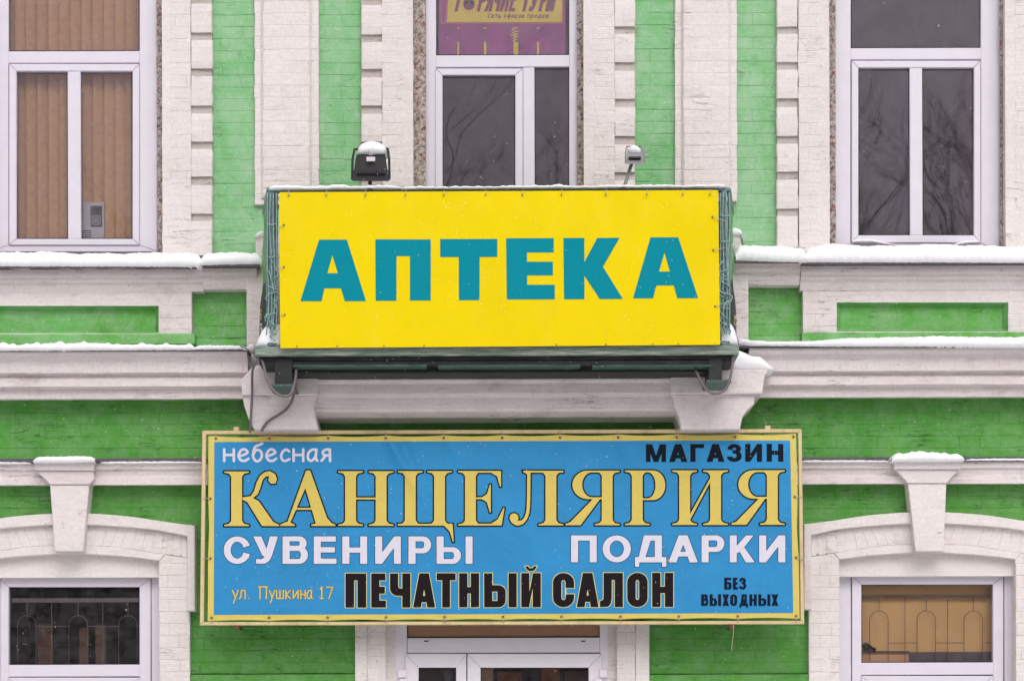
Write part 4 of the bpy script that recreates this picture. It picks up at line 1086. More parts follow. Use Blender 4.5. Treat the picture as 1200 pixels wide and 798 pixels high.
# ------------------------------------------------------------------ balcony
bal = part('balcony')
DF = .84
mb = MB()
def plank(px0, px1, py0, py1, d, db, mat, name, n=40, jit=.0012, parent=bal):
    x0, x1, z0, z1 = R4(px0, py0, px1, py1, d); vs = []; J = random.Random(px0+py0)
    for i in range(n+1):
        x = x0+(x1-x0)*i/n
        for y, z in ((-d+.004, z1), (-d, z1-.006), (-d, z0+.006), (-d+.004, z0), (-db, z0), (-db, z1)):
            vs.append((x, y+J.uniform(-jit, jit), z+J.uniform(-jit, jit)))
    fs = [(i*6+k, i*6+(k+1) % 6, (i+1)*6+(k+1) % 6, (i+1)*6+k) for i in range(n) for k in range(6)]
    fs += [(5, 4, 3, 2, 1, 0), tuple(n*6+k for k in range(6))]
    q = MB(); q.add(vs, fs); return q.build(name, M[mat], parent)
plank(299, 866, 405.2, 415.8, DF, .15, 'wood', 'deck_edge_board')
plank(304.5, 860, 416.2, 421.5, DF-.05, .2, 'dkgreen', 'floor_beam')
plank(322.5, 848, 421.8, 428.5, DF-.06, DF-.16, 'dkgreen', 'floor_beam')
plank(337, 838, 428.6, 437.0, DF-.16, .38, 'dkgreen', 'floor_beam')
for a, b in ((343, 500), (513, 680), (694, 836)): plank(a, b, 427.3, 429.6, DF-.065+.02, DF-.17, 'pale_steel', 'steel_angle', 14)
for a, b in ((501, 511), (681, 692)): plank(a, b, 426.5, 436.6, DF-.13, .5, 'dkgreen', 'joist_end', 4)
# cantilever channels at both ends, seen from below
def cantilever(webx0, webx1, y0, y1, foot):
    o = link('cantilever_beam', None, bal)
    q = MB(); a = P(webx0, y1, DF-.05); b = P(webx1, y0, DF-.05)
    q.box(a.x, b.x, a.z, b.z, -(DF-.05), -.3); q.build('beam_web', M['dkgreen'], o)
    fx0, fx1, fy = foot; a = P(fx0, fy, DF-.01); b = P(fx1, fy, DF-.01)
    q = MB(); q.box(a.x, b.x, a.z, a.z+.012, -(DF-.01), -.485); q.build('beam_flange', M['pale_steel'], o)
cantilever(322, 342, 414, 451.5, (315, 344, 452.5)); cantilever(831, 846, 412, 446.5, (828, 857, 447.5))
mb = MB(); mb.pbox(304, 421.8, 322, 427, DF-.06, .3); mb.build('joist_end', M['dkgreen'], bal)
mb = MB(); mb.pbox(849, 418, 858, 424, DF-.06, .3); mb.build('joist_end', M['dkgreen'], bal)
# posts, rails
def rod(pts, r, mat, name, parent=bal, seg=8): q = MB(); q.tube(pts, r, seg); return q.build(name, M[mat], parent, smooth=True)
for xa, xt in ((318, 318.5), (849, 848)):
    q = MB(); q.pbox(xa-3.2, 222, xa+3.2, 405, DF-.02, DF-.06, .003); q.build('corner_post', M['post'], bal)
for dx in (-4.6, 5.2):
    rod([P(318.5+dx, 224, DF-.05), P(318+dx*1.1, 310, DF-.02), P(319+dx*.8, 404, DF-.03)], .010, 'post', 'rail_baluster')
    rod([P(849+dx, 222, DF-.05), P(849+dx*1.1, 310, DF-.02), P(849.5+dx*.8, 402, DF-.03)], .009, 'post', 'rail_baluster')
plank(314, 855, 220.4, 224.6, DF-.02, DF-.06, 'post', 'top_rail', 40, .001)
plank(324, 846, 398, 403, DF-.04, DF-.07, 'post', 'bottom_rail', 20, .001)
for x_, xb in ((315, 309.5), (854, 858)):
    a = P(x_, 222.5, DF-.04); b = P(xb, 228, .15); b.z = a.z; rod([a, b], .014, 'post', 'side_rail')
    a = P(x_, 400, DF-.04); b = P(xb, 400, .15); b.z = a.z; rod([a, b], .012, 'post', 'side_rail')
for k in range(14):
    x_ = 352+k*36; q = MB(); q.pbox(x_, 225, x_+1.6, 404, DF-.05, DF-.06); q.build('rail_baluster', M['post'], bal)
# cord lashed and knotted round the corner posts
for cx_, seed in ((318.5, 3), (849.3, 9)):
    J = random.Random(seed); o = thing('lashing_cord', 'teal cord wound and knotted round the %s corner post of the balcony' % ('left' if seed == 3 else 'right'), 'cord', 'cords lashed round the balcony posts')
    for yy in ((262, 300) if seed == 3 else (252, 282)):
        q = MB(); q.tube([P(cx_-6.5, yy, DF-.03), P(cx_-5, yy+1, DF+.008), P(cx_, yy+1.4, DF+.014), P(cx_+5, yy+.6, DF+.008), P(cx_+6.8, yy-.5, DF-.03)], .005, 6); q.build('cord_loop', M['cord'], o, smooth=True)
    for k in range(9):
        y0_ = 308+k*8.5; pts = []; x_ = cx_+J.uniform(-3, 3)
        for j in range(6):
            pts.append(P(cx_+J.uniform(-7.5, 7.5), y0_+j*5+J.uniform(-3, 3), DF+J.uniform(-.005, .03)))
        q = MB(); q.tube(pts, J.uniform(.0035, .0055), 5); q.build('cord_loop', M['cord'], o, smooth=True)
    for k in range(4):
        x_ = cx_+(-5+k*3.4)
        q = MB(); q.tube([P(x_, 226, DF+.0), P(x_+J.uniform(-1, 1), 262, DF+.008), P(x_+J.uniform(-1.5, 1.5), 310, DF+.008), P(x_+J.uniform(-2, 2), 350, DF+.012), P(x_+J.uniform(-2, 2), 392, DF+.008)], .0045, 5); q.build('cord_loop', M['cord'], o, smooth=True)

# side banners between corner post and wall
def side_banner(xf_t, xf_b, xb_t, xb_b, ysplit, label, chars, flip):
    o = thing('side_banner', label, 'banner', 'banners closing the balcony sides')
    ft, fb = P(xf_t, 226, DF-.06), P(xf_b, 398, DF-.06); bt, bb = P(xb_t, 232, .16), P(xb_b, 392, .16)
    bt.z = ft.z-.02; bb.z = fb.z+.01; sp = (ysplit-226)/(398-226); N = 12
    def pt(s, t, off=0):          # s 0 front .. 1 back ; t 0 top .. 1 bottom
        a = ft.lerp(fb, t); b = bt.lerp(bb, t); p = a.lerp(b, s); w_ = .006*math.sin(s*9+t*5)+.004*math.sin(t*17+s*3)
        p.x += (w_+off)*(1 if flip else -1)*-1 if False else (w_+off)*(-1 if not flip else 1)
        return p
    for nm, t0, t1, mt in (('upper_panel', 0, sp, 'sidegreen'), ('lower_panel', sp, 1, 'sideblack')):
        q = MB(); vs = [pt(i/N, t0+(t1-t0)*j/N) for j in range(N+1) for i in range(N+1)]
        q.add(vs, [(j*(N+1)+i, j*(N+1)+i+1, (j+1)*(N+1)+i+1, (j+1)*(N+1)+i) for j in range(N) for i in range(N)]); q.build(nm, M[mt], o, smooth=True)
    for strokes, c_s, c_t, sw, sh, mt in chars:
        q = MB()
        for l in strokes: q.tube([pt(c_s+(a*sw if not flip else -a*sw)*-1, c_t-b*sh, .004) for a, b in l], .007, 5)
        for m_ in [q]: m_.build('digit', M[mt], o)
five = [[(.9, 1), (.1, 1)], [(.1, 1), (.08, .55), (.5, .66), (.9, .45), (.8, .08), (.4, -.02), (.05, .12)]]
eight = [[(.5, 1), (.15, .8), (.5, .52), (.9, .22), (.5, 0), (.1, .22), (.5, .52), (.85, .8), (.5, 1)]]
uu = [[(.05, 1), (.5, .4)], [(.95, 1), (.5, .4), (.1, -.1)]]
cc = [[(.9, .85), (.4, 1), (.08, .5), (.4, 0), (.9, .15)]]
side_banner(313, 312, 309.5, 302.5, 322, 'green and black side banner with digits 8 and 5 left of the yellow sign', [(eight, .70, .79, .28, .055, 'beige'), (five, .72, .90, .28, .06, 'ltr_white')], False)
side_banner(854.5, 855, 858, 864, 318, 'green and black side banner with letters right of the yellow sign', [(cc, .55, .30*1, .4, .06, 'ltr_white'), (uu, .75, .93, .5, .08, 'ltr_white'), (cc, .6, .80, .4, .05, 'beige')], True)

# ------------------------------------------------------------------ yellow sign
sg = thing('pharmacy_sign', 'large yellow banner reading АПТЕКА in teal letters on the balcony front', 'sign')
DS = .88
def dispY(x, y):
    s_ = .005*math.sin(x*.019+1+y*.006)+.003*math.sin(x*.047+y*.03)+.0015*math.sin(x*.11-y*.02)
    for gx in (338, 382, 428, 475, 520, 569, 612, 658, 710, 758, 800, 832): s_ += -.007*math.exp(-((x-gx)/9)**2-((y-228)/13)**2)
    return s_
ysheet = poly([(327, 225.5), (841.5, 223), (844, 404), (328.5, 408)])
q = MB(); flat(q, ysheet, DS, 0, 0, dispY, 5, step=1.2); q.build('banner_sheet', M['yellow'], sg, smooth=True)
q = MB(); flat(q, ysheet, DS-.004, -.3, 0, dispY, 5, step=1.2); q.build('banner_back', M['yellow'], sg, smooth=True)
AP = [SUB(poly([(373.9, 281), (406.5, 281), (429, 353), (404, 353), (399.7, 338), (380.2, 338), (376.9, 353), (352, 353)]), poly([(389.4, 299), (396, 320.3), (383.7, 320.3)])),
      poly([(439.8, 280.7), (504.8, 280.7), (504.8, 352.2), (480.4, 352.2), (480.4, 300.2), (464.6, 300.2), (464.6, 352.5), (440.2, 352.5)]),
      poly([(515.8, 280.3), (582.7, 280.1), (582.7, 301.2), (562, 301.3), (562, 351.9), (537.8, 351.9), (537.6, 301.3), (515.8, 301.4)]),
      poly([(593, 279.4), (649, 279.2), (649, 296), (617.6, 296), (617.6, 306.8), (648, 306.8), (648, 322.8), (617.8, 322.8), (617.8, 333.8), (650.2, 333.8), (650.2, 350.8), (594, 351)]),
      poly([(660.2, 279.1), (684.8, 279), (684.8, 307.3), (699.8, 279), (726.2, 278.8), (706.6, 312.8), (730, 350.3), (702.8, 350.5), (684.9, 323.3), (684.9, 350.6), (661, 350.8)]),
      SUB(poly([(762.3, 278.3), (794.8, 278.2), (818.2, 349.4), (793.6, 349.5), (789.6, 334.5), (769.3, 334.6), (765.5, 349.7), (741.7, 349.8)]), poly([(778.8, 296), (785, 318.3), (772.3, 318.3)]))]
for f in AP:
    q = MB(); flat(q, f, DS+.0018, 0, 0, dispY, 5); q.build('letter', M['teal'], sg)
def grommet(x, y, d, mat, parent, tie_to=None, tmat='tie', r=.006):
    q = MB(); q.tube([P(x, y, d+.004), P(x, y, d-.001)], r, 8); q.build('grommet', M[mat], parent)
    if tie_to:
        tx, ty, td = tie_to; q = MB(); q.tube([P(x, y, d+.006), P((x+tx)/2, (y+ty)/2, max(d, td)+.008), P(tx, ty, td)], .0022, 5, smooth=3); q.build('tie', M[tmat], parent)
for i, x_ in enumerate((338, 382, 428, 475, 520, 569, 612, 658, 710, 758, 800, 832)): grommet(x_, 229.5-i*.12, DS+.001, 'gasket', sg, (x_+.6, 222.5, DF), r=.0045)
for x_, y_, tx in ((332.5, 264, 322), (332.5, 313, 320), (333.5, 369, 326), (835, 254.5, 852), (836, 293, 850), (838, 359, 846)): grommet(x_, y_, DS+.001, 'gasket', sg, (tx, y_+random.uniform(-3, 6), DF))
for x_ in (348, 395, 450, 497, 565, 600, 652, 710, 765, 795, 838): grommet(x_, 405.8-(x_-340)*.006, DS+.002, 'gasket', sg, None, r=.004)

# ------------------------------------------------------------------ blue sign
bs = thing('shop_sign', 'long blue shop banner lashed to a cream steel frame under the balcony', 'sign')
DB = .335
FX0, FX1 = 237.5, 940
q = MB()
fr_o = [(237, 504.5), (939.5, 502.5), (942.5, 731), (234, 732.5)]; fr_i = [(241.6, 509.0), (935.2, 507.0), (938, 727), (238.8, 728.4)]
for k in range(4):
    k2 = (k+1) % 4; q2 = MB(); q2.prism([fr_o[k], fr_o[k2], fr_i[k2], fr_i[k]], DB-.01, DB-.04, .004); q2.build('frame_tube', M['beige'], bs)
for x_, y_ in ((277, 502), (900, 500.5), (277, 734), (858, 733.5)):
    q = MB(); q.prism([(x_-3.5, y_-2), (x_+3, y_-2), (x_+3, y_+3), (x_-3.5, y_+3)], DB-.015, DB-.035, .003); q.tube([P(x_, y_, DB-.03), P(x_, y_, DB-.03)+Vector((0, DB-.03, 0))], .008, 6); q.build('wall_bracket', M['rust'] if y_ > 700 else M['beige'], bs)
GT = [250+3, 316, 384.5, 452, 520, 588.5, 656.5, 724.5, 793, 861.5, 930]; GB = [248, 315.5, 384, 452.5, 521, 589.5, 658, 727, 795.5, 864.5, 933]
def dispB(x, y):
    s_ = .012*math.sin(x*.013+.6)*math.sin((y-505)/230*math.pi)+.003*math.sin(x*.031+y*.012)
    for gx in GT: s_ += -.014*math.exp(-((x-gx)/13)**2)*math.exp(-max(0, y-512)/16)
    for gx in GB: s_ += -.008*math.exp(-((x-gx)/13)**2)*math.exp(-max(0, 725-y)/9)
    # crease running down from the top edge, and its smaller companions
    for (xa, ya, xb, yb, am, wd) in ((452, 508, 496, 590, .024, 6), (466, 508, 490, 560, -.014, 5), (655, 508, 622, 565, .012, 7), (520, 508, 548, 556, .011, 7), (724, 508, 742, 562, .010, 8), (588, 508, 560, 552, .011, 7), (390, 508, 372, 560, .005, 7), (800, 508, 815, 550, .004, 7)):
        e = math.hypot(xb-xa, yb-ya); t = ((x-xa)*(xb-xa)+(y-ya)*(yb-ya))/e/e
        if -.1 < t < 1.1:
            dd = ((x-xa)*(yb-ya)-(y-ya)*(xb-xa))/e; s_ += am*math.exp(-(dd/wd)**2)*max(0, min(1, (1.1-t)*1.3))*min(1, (t+.1)*4)
    return s_
def scallop(gx, y_of, sag):
    out = []
    for i, g_ in enumerate(gx):
        out.append((g_, y_of(g_)))
        if i < len(gx)-1: out += [(g_+(gx[i+1]-g_)*t, y_of(g_+(gx[i+1]-g_)*t)+sag*math.sin(t*math.pi)**.7) for t in (.12, .3, .5, .7, .88)]
    return out
outer_ = poly([(244.5, 511.2)]+scallop(GT, lambda x: 511.0-(x-250)*.0042, 1.7)+[(932.5, 508.5), (934.6, 580), (933.6, 617), (935.8, 653), (937, 724.5)]+scallop(GB, lambda x: 727.4-(x-250)*.0042, -1.3)[::-1]+[(243.5, 727.5), (244, 654), (245.4, 619), (244.3, 584)]); field_ = poly([(251.2, 517.8), (926, 516), (929.6, 717.8), (250.6, 720)])
CELL = 3.4
q = MB(); flat(q, SUB(outer_, field_), DB, .15, 0, dispB, CELL, step=1.2); q.build('banner_sheet', M['border'], bs, smooth=True)
q = MB(); flat(q, outer_, DB-.004, -.3, 0, dispB, CELL, step=1.2); q.build('banner_back', M['border'], bs, smooth=True)
q = MB(); flat(q, field_, DB+.0018, 0, 0, dispB, CELL, step=1.2)
q.build('blue_field', M['blue'], bs, smooth=True)
def letter(f, offs, mats, name='letter', parent=bs, d0=.0034, step=.35):
    q = MB()
    for i, o in enumerate(offs): flat(q, f, DB+d0+i*.0011, o, i, dispB, 3.4, step=step)
    q.build(name, [M[m] for m in mats], parent)
for c, a, b in (('К', 262.5, 327), ('А', 328, 394), ('Н', 396, 462), ('Ц', 466, 532), ('Е', 536.5, 592), ('Л', 596, 661), ('Я', 661.5, 727), ('Р', 732, 781.5), ('И', 787.5, 854), ('Я', 856, 920.5)):
    r_ = (a-262)/660*1.6
    letter(serif(c, a, 552.0-r_, b-.6, 616.4-r_), (1.4, -.25), ('ink', 'ltr_yellow'), step=.3)
for w_, yy0, yy1 in (([('С', 262, 294), ('У', 296.5, 326), ('В', 331, 361), ('Е', 367.5, 394.5), ('Н', 401, 430.5), ('И', 439.5, 470), ('Р', 478.5, 505.5), ('Ы', 511.5, 554)], 628.0, 660.6), ([('П', 669, 699.5), ('О', 706, 739.5), ('Д', 744, 781), ('А', 783, 818), ('Р', 822, 849), ('К', 855, 884.5), ('И', 889.5, 920.5)], 626.8, 658.8)):
    for c, a, b in w_:
        letter(sans(c, a, yy0, b, yy1, 8.6, 6.6), (.5, -.15), ('navy', 'ltr_white'))
for c, a, b in (('П', 404.8, 429.2), ('Е', 435, 452.3), ('Ч', 457, 481), ('А', 484, 510), ('Т', 511.6, 534), ('Н', 538, 561.5), ('Ы', 567.3, 605.5), ('Й', 610.8, 633.8), ('С', 648, 672.8), ('А', 675.8, 701.5), ('Л', 703, 730), ('О', 735, 759), ('Н', 764.2, 789)):
    v_ = {'Т': 9.2, 'Е': 9.6, 'А': 8.1, 'Н': 9.8, 'П': 10.2, 'О': 9.9, 'С': 9.9}.get(c, 9.6)
    letter(sans(c, a, 671.6-(a-404)*.0022, b, 711.6-(a-404)*.0022, v_, 8.2 if c not in 'Н' else 7.6, True), (.85, .0), ('cream_line', 'ink2'))
for c, a, b in (('М', 757, 780.5), ('А', 784, 805.5), ('Г', 809, 825), ('А', 828, 849), ('З', 852, 869), ('И', 873.3, 893), ('Н', 898.5, 918)):
    letter(sans(c, a, 520.4-(a-757)*.003, b, 541.2-(a-757)*.003, 6.1, 4.6), (0,), ('ink',), step=.3)
for c, a, b in (('Б', 849, 857), ('Е', 859.2, 864.6), ('З', 866.2, 874.2)): letter(sans(c, a-.3, 676.5, b+.3, 690.5, 3.5, 2.7, True), (0,), ('navy',), step=.25)
for c, a, b in (('В', 822, 829.5), ('Ы', 832, 844.7), ('Х', 847, 854), ('О', 856, 863.6), ('Д', 867, 876.2), ('Н', 878.5, 886.5), ('Ы', 889, 902.4), ('Х', 904.5, 911.8)):
    letter(sans(c, a-.35, 696.0, b+.35, 709.6, 3.5, 2.6, True), (0,), ('navy',), step=.25)
for c, a, wd in (('н', 262.3, 12.2), ('е', 279.3, 12.2), ('б', 296, 11.6), ('е', 311.8, 12.2), ('с', 328.8, 10.6), ('н', 343.6, 12.2), ('а', 360.2, 11.8), ('я', 376.6, 10.8)):
    letter(comic(c, a, 540.0, 13.6, wd, 3.0), (0,), ('ltr_white',), step=.3)
for c, a, wd in (('у', 272.3, 7), ('л', 280.3, 7.6), ('.', 290.5, 3), ('П', 303.5, 9.6), ('у', 315.6, 6.6), ('ш', 323.8, 8.6), ('к', 334.7, 6), ('и', 343.3, 6.4), ('н', 352.3, 5.6), ('а', 359.5, 6.4), ('1', 375.2, 3.8), ('7', 382.8, 7.2)):
    letter(comic(c, a, 701.2, 9.8, wd, 1.55), (.3, 0), ('rust', 'ltr_yellow'), step=.25)
for i, x_ in enumerate(GT): grommet(x_, 513.8-(x_-250)*.003, DB+dispB(x_, 514)+.002, 'rust', bs, (x_-.5, 505.5-(x_-250)*.003, DB-.008), 'tie', .008)
for i, x_ in enumerate(GB): grommet(x_, 723.6-(x_-250)*.003, DB+dispB(x_, 723)+.002, 'rust', bs, (x_+.4, 730-(x_-250)*.001, DB-.008), 'tie', .008)
for x_, y_, tx in ((246.5, 584, 238), (246.5, 654, 237.5), (931.5, 582, 939.5), (933, 653, 941.5)): grommet(x_, y_, DB+dispB(x_, y_)+.002, 'rust', bs, (tx, y_+random.uniform(-1, 3), DB-.006), 'tie', .008)

# ------------------------------------------------------------------ floodlights
def hexbox(q, f8, mi=0): q.add(f8, [(0, 1, 2, 3), (0, 4, 5, 1), (1, 5, 6, 2), (2, 6, 7, 3), (3, 7, 4, 0), (4, 7, 6, 5)], mi)
def floodlight(cx, x0, x1, yt, yb, mat, label, base_pt, big):
    o = thing('floodlight', label, 'floodlight', 'floodlights above the yellow sign'); dl = .82 if big else .84
    W_ = x1-x0
    # lamp body leans towards the street; glass side faces down at the sign
    def fr(xa, xb, y, d): return [P(xa, y, d), P(xb, y, d)]
    q = MB(); a, b = fr(x0+W_*.10, x1-W_*.10, yt+.30*(yb-yt), dl-.10); c, e = fr(x0+W_*.02, x1-W_*.02, yb-.24*(yb-yt), dl)
    a2, b2 = fr(x0+W_*.12, x1-W_*.12, yt+.30*(yb-yt), dl-.22); c2, e2 = fr(x0+W_*.05, x1-W_*.05, yb-.30*(yb-yt), dl-.13)
    hexbox(q, [c, e, b, a, c2, e2, b2, a2]); q.build('lamp_housing', M[mat], o)
    q = MB(); c, e = fr(x0, x1, yb-.28*(yb-yt), dl-.01); g_, h_ = fr(x0-W_*.01, x1+W_*.01, yb, dl+.05)
    c2, e2 = fr(x0, x1, yb-.28*(yb-yt), dl-.16); g2, h2 = fr(x0, x1, yb-2, dl-.10)
    hexbox(q, [g_, h_, e, c, g2, h2, e2, c2]); q.build('lamp_rim', M[mat], o)
    nf = 13
    if not big:
        q = MB(); q.pbox(x0+W_*.16, yb-.36*(yb-yt), x1-W_*.16, yb-.28*(yb-yt), dl+.03, dl-.03); q.build('vent_slot', M['gasket'], o)
    for k in range(nf if big else 0):
        x_ = x0+W_*(.12+.76*k/(nf-1)); q = MB(); q.pbox(x_-.7, yb-.50*(yb-yt) if not big else yb-.32*(yb-yt), x_+.7, yb-.20*(yb-yt), dl+.035, dl-.05); q.build('cooling_fin', M['gasket'], o)
    q = MB(); pts = [P(x0-W_*.02, yb-.04*(yb-yt), dl-.04), P(x0-W_*.01, yt+.42*(yb-yt), dl-.05), P(x0+W_*.05, yt+.16*(yb-yt), dl-.10), P(x0+W_*.20, yt+.16*(yb-yt), dl-.13)]
    q.tube(pts, .008 if big else .005, 6, smooth=1); pts2 = [Vector(((2*P(cx, p_.z, 0).x-p_.x) if False else (P((x0+x1)/2, 0+yt, dl-.05).x*2-p_.x), p_.y, p_.z)) for p_ in pts]; q.tube(pts2, .008 if big else .005, 6, smooth=1)
    q.build('bracket', M['gasket'] if big else M[mat], o)
    if big:
        q = MB(); q.pbox(429.5, 184, 439.5, 189, dl-.02, dl-.04); q.build('sticker', M['sticker'], o)
    q = MB(); q.tube([P(cx, yb-3, dl-.06), P(base_pt[0], base_pt[1], DF-.03)], .0125 if big else .011, 8); q.build('lamp_arm', M['pole'], o, smooth=True)
    q = MB(); q.tube([P(base_pt[0]-2.5, base_pt[1], DF+.0), P(base_pt[0]+2.5, base_pt[1], DF+.0)], .016, 8); q.build('arm_clamp', M['gasket'], o)
    return dl
d1 = floodlight(434, 413.5, 455.5, 168, 212.5, 'lampblack', 'black finned floodlight with a white sticker and a snow cap above the yellow sign', (433, 224), True)
d2 = floodlight(741, 733.5, 754.5, 168, 192.5, 'lampgrey', 'small grey floodlight on a slanting arm above the right half of the yellow sign', (730.5, 222.5), False)

# ------------------------------------------------------------------ cables
def cable(pts, r, label, name='cable', mat='cable', cat='cable', grp=None):
    q = MB(); q.tube([P(*p) for p in pts], r, 8); o = q.build(name, M[mat], None, smooth=True, label=label, category=cat)
    if grp: o['group'] = grp
cable([(299, 410, .6), (303, 416, .70), (308, 425, .82), (311, 437, .87), (315, 449, .88), (322, 459, .88), (331, 464, .88), (340, 462, .87), (345, 450, .84), (347, 436, .78), (346, 425, .7)], .0085, 'grey cable hanging in a loop round the left balcony bracket')
cable([(301, 424, .80), (297, 430, .70), (295.5, 440, .55), (295.5, 460, .50), (294.5, 480, .49), (293.5, 503, .46), (293, 506, .44)], .008, 'grey cable dropping straight beside the left corbel to the blue sign')
cable([(345, 452, .7), (344, 462, .55), (341, 472, .50), (335, 480, .48), (325, 487, .47), (315, 493, .465), (309, 500, .46), (307, 505, .44)], .009, 'grey cable curving from the left bracket down over the corbel')
cable([(857, 410, .7), (858.5, 418, .80), (858, 430, .86), (855, 445, .88), (850, 456, .88), (842, 461, .88), (832, 460, .87), (824, 451, .84), (818, 440, .8), (814, 432, .7)], .0075, 'dark grey cable hanging in a loop round the right balcony bracket')
cable([(282, 406, .33), (290, 409, .5), (297, 415, .7), (303, 424, .88)], .004, 'thin wire running from the cornice to the left balcony corner', 'wire')
cable([(859, 729, .34), (859.5, 742, .34), (858, 752, .34), (857.5, 762, .34)], .002, 'thin pale string dangling under the right end of the blue sign', 'string', 'tie', 'string')
cable([(540, 300, -4), (560, 301, -4), (700, 303, -4)], .003, 'x') if False else None

# ------------------------------------------------------------------ snow
def snow_run(name, label, pts, d, db, seed, n=None, rough=.12, lump=0.0, over=.012):
    """pts: list of (px, py_top, py_bottom); front face at d, running back to db"""
    J = np.random.RandomState(seed); xs = [p[0] for p in pts]; x0, x1 = xs[0], xs[-1]; n = n or max(6, int((x1-x0)/2.2))
    X = np.linspace(x0, x1, n+1)
    top = np.interp(X, xs, [p[1] for p in pts]); bot = np.interp(X, xs, [p[2] for p in pts])
    ph = J.rand(10)*6.28
    nz = sum(np.sin(X*f+ph[i])*a for i, (f, a) in enumerate(((.05, .5), (.11, .4), (.23, .3), (.47, .22), (.83, .18), (1.3, .12))))
    hgt = (bot-top); top2 = top+nz*hgt*rough
    if lump: top2 -= np.maximum(0, np.sin(X*.33+ph[7])*np.sin(X*.13+ph[8]))*lump
    nzf = sum(np.sin(X*f+ph[i+3])*a for i, (f, a) in enumerate(((.09, .4), (.31, .3), (.7, .3))))*.006
    prof = [(0, 0), (.35, .018), (.62, .014), (.84, -.008), (.96, -.03), (1.0, -.06), (1.02, -.11)]
    q = MB(); vs = []; m = len(prof)+2
    for i, x in enumerate(X):
        e = min(1, (min(i, n-i)/max(1, n*.5))*max(6, n*.12)/6+.25) if n > 8 else 1
        endt = min(i, n-i); e = [.35, .75, .93][endt] if endt < 3 else 1
        h = (bot[i]-top2[i])*e; wob = nzf[i]
        ref = P(x, bot[i], d); k = S*(D-d)/D
        jz = J.uniform(-.0015, .0015, m)
        vs.append((ref.x, -db, ref.z))
        for j, (a, b) in enumerate(prof): vs.append((ref.x, -(d+(b+wob*(a > 0))*min(1, h*k/.06+.3)), ref.z+a*h*k+jz[j]-(over*.25*abs(nzf[i])*60*(a == 0)*.1)))
        vs.append((ref.x, -db, ref.z+h*k*1.02))
    fs = [(i*m+k_, i*m+k_+1, (i+1)*m+k_+1, (i+1)*m+k_) for i in range(n) for k_ in range(m-1)]
    fs += [tuple(range(m)), tuple(n*m+k_ for k_ in reversed(range(m)))]
    q.add([tuple(v) for v in vs], fs)
    # winding: make normals point outwards (front face towards -y)
    q.f = [tuple(reversed(f)) for f in q.f]
    return q.build(name, M['snow'], None, smooth=True, kind='stuff', label=label)
snow_run('snow', 'thick snow on the sill ledge under the upper left window', [(-60, 294, 312.2), (60, 294, 312.4), (150, 295.5, 312.6), (222, 294, 313), (236, 297, 313.4)], .235, .06, 1, rough=.07)
snow_run('snow', 'snow on the short ledge left of the balcony', [(234, 295, 311), (262, 294.5, 310.2), (300, 295, 309.6), (308, 297, 309)], .25, .06, 2, rough=.07)
snow_run('snow', 'snow on the ledge just right of the balcony', [(862, 285, 305), (900, 287, 306.6), (946, 289.5, 307.6)], .25, .06, 3, rough=.07)
snow_run('snow', 'thick snow on the sill ledge under the upper right window', [(944, 290, 307.6), (970, 284.5, 307.4), (1010, 286, 307.6), (1090, 285, 307.6), (1170, 286, 308), (1260, 289, 308.5)], .238, .06, 4, rough=.05)
snow_run('snow', 'thin drift on the lower sash of the upper right window', [(999, 280, 284.5), (1020, 279.6, 284), (1032, 282.5, 285.5), (1048, 286, 288)], DW+.04, DW+.0, 5)
snow_run('snow', 'thin drift in the right corner of the upper right window sash', [(1118, 286, 288), (1130, 282, 286), (1149, 280.5, 285)], DW+.04, DW, 6)
snow_run('snow', 'lumpy snow on the cornice left of the balcony', [(-60, 402, 410.6), (40, 401.5, 411), (90, 401, 410.8), (150, 402, 410.4), (228, 403.5, 410)], .33, .06, 7, rough=.12, lump=2.5)
snow_run('snow', 'thin snow on the cornice beside the balcony on the left', [(228, 403.6, 409.6), (260, 403.8, 409.4), (290, 404.6, 409.2)], .33, .06, 8, rough=.1)
snow_run('snow', 'snow strip on the cornice right of the balcony', [(866, 394, 403), (880, 399, 405), (930, 399, 405.4), (960, 398, 406), (1010, 394, 406), (1100, 393, 406.2), (1260, 393.5, 407)], .335, .06, 9, rough=.06)
snow_run('snow', 'snow cap over the left keystone', [(39, 534.2, 542), (75, 533.2, 541.6), (111, 534.2, 541)], .222, .0, 10, rough=.05)
snow_run('snow', 'lumpy snow cap over the right keystone', [(1045, 531, 540.8), (1070, 530, 540.6), (1090, 528.4, 540.6), (1110, 530, 540.4), (1130, 532, 540)], .222, .0, 11, rough=.14, lump=1.2)
for a, b, y, l in ((-60, 36, 541.6, 'on the string course at the far left'), (118, 238, 540.8, 'on the string course left of the blue sign'), (940, 1042, 539.4, 'on the string course right of the blue sign'), (1132, 1260, 537.6, 'on the string course at the far right')):
    snow_run('snow', 'thin snow line '+l, [(a, y-.3, y+2), ((a+b)/2, y-.8, y+1.9), (b, y-.2, y+1.6)], .142, .03, int(b), rough=.12)
snow_run('snow', 'snow cap on the pier left of the balcony', [(299, 272, 279), (304, 270.5, 277), (316, 270, 277)], .15, .0, 21, n=10)
snow_run('snow', 'snow cap on the pier right of the balcony', [(855, 265.5, 276), (864, 265.5, 276), (869, 269, 277), (872, 281, 286)], .15, .0, 22, n=12)
snow_run('snow', 'snow blown over the top rail, left part', [(316, 216, 222.5), (345, 217.5, 222.6), (372, 217, 222.6), (395, 215, 222.2), (410, 217.5, 222), (428, 216.5, 221.8), (440, 214.8, 221.8), (470, 218.5, 221.8)], DF+.0, DF-.07, 12, rough=.12, lump=1.2)
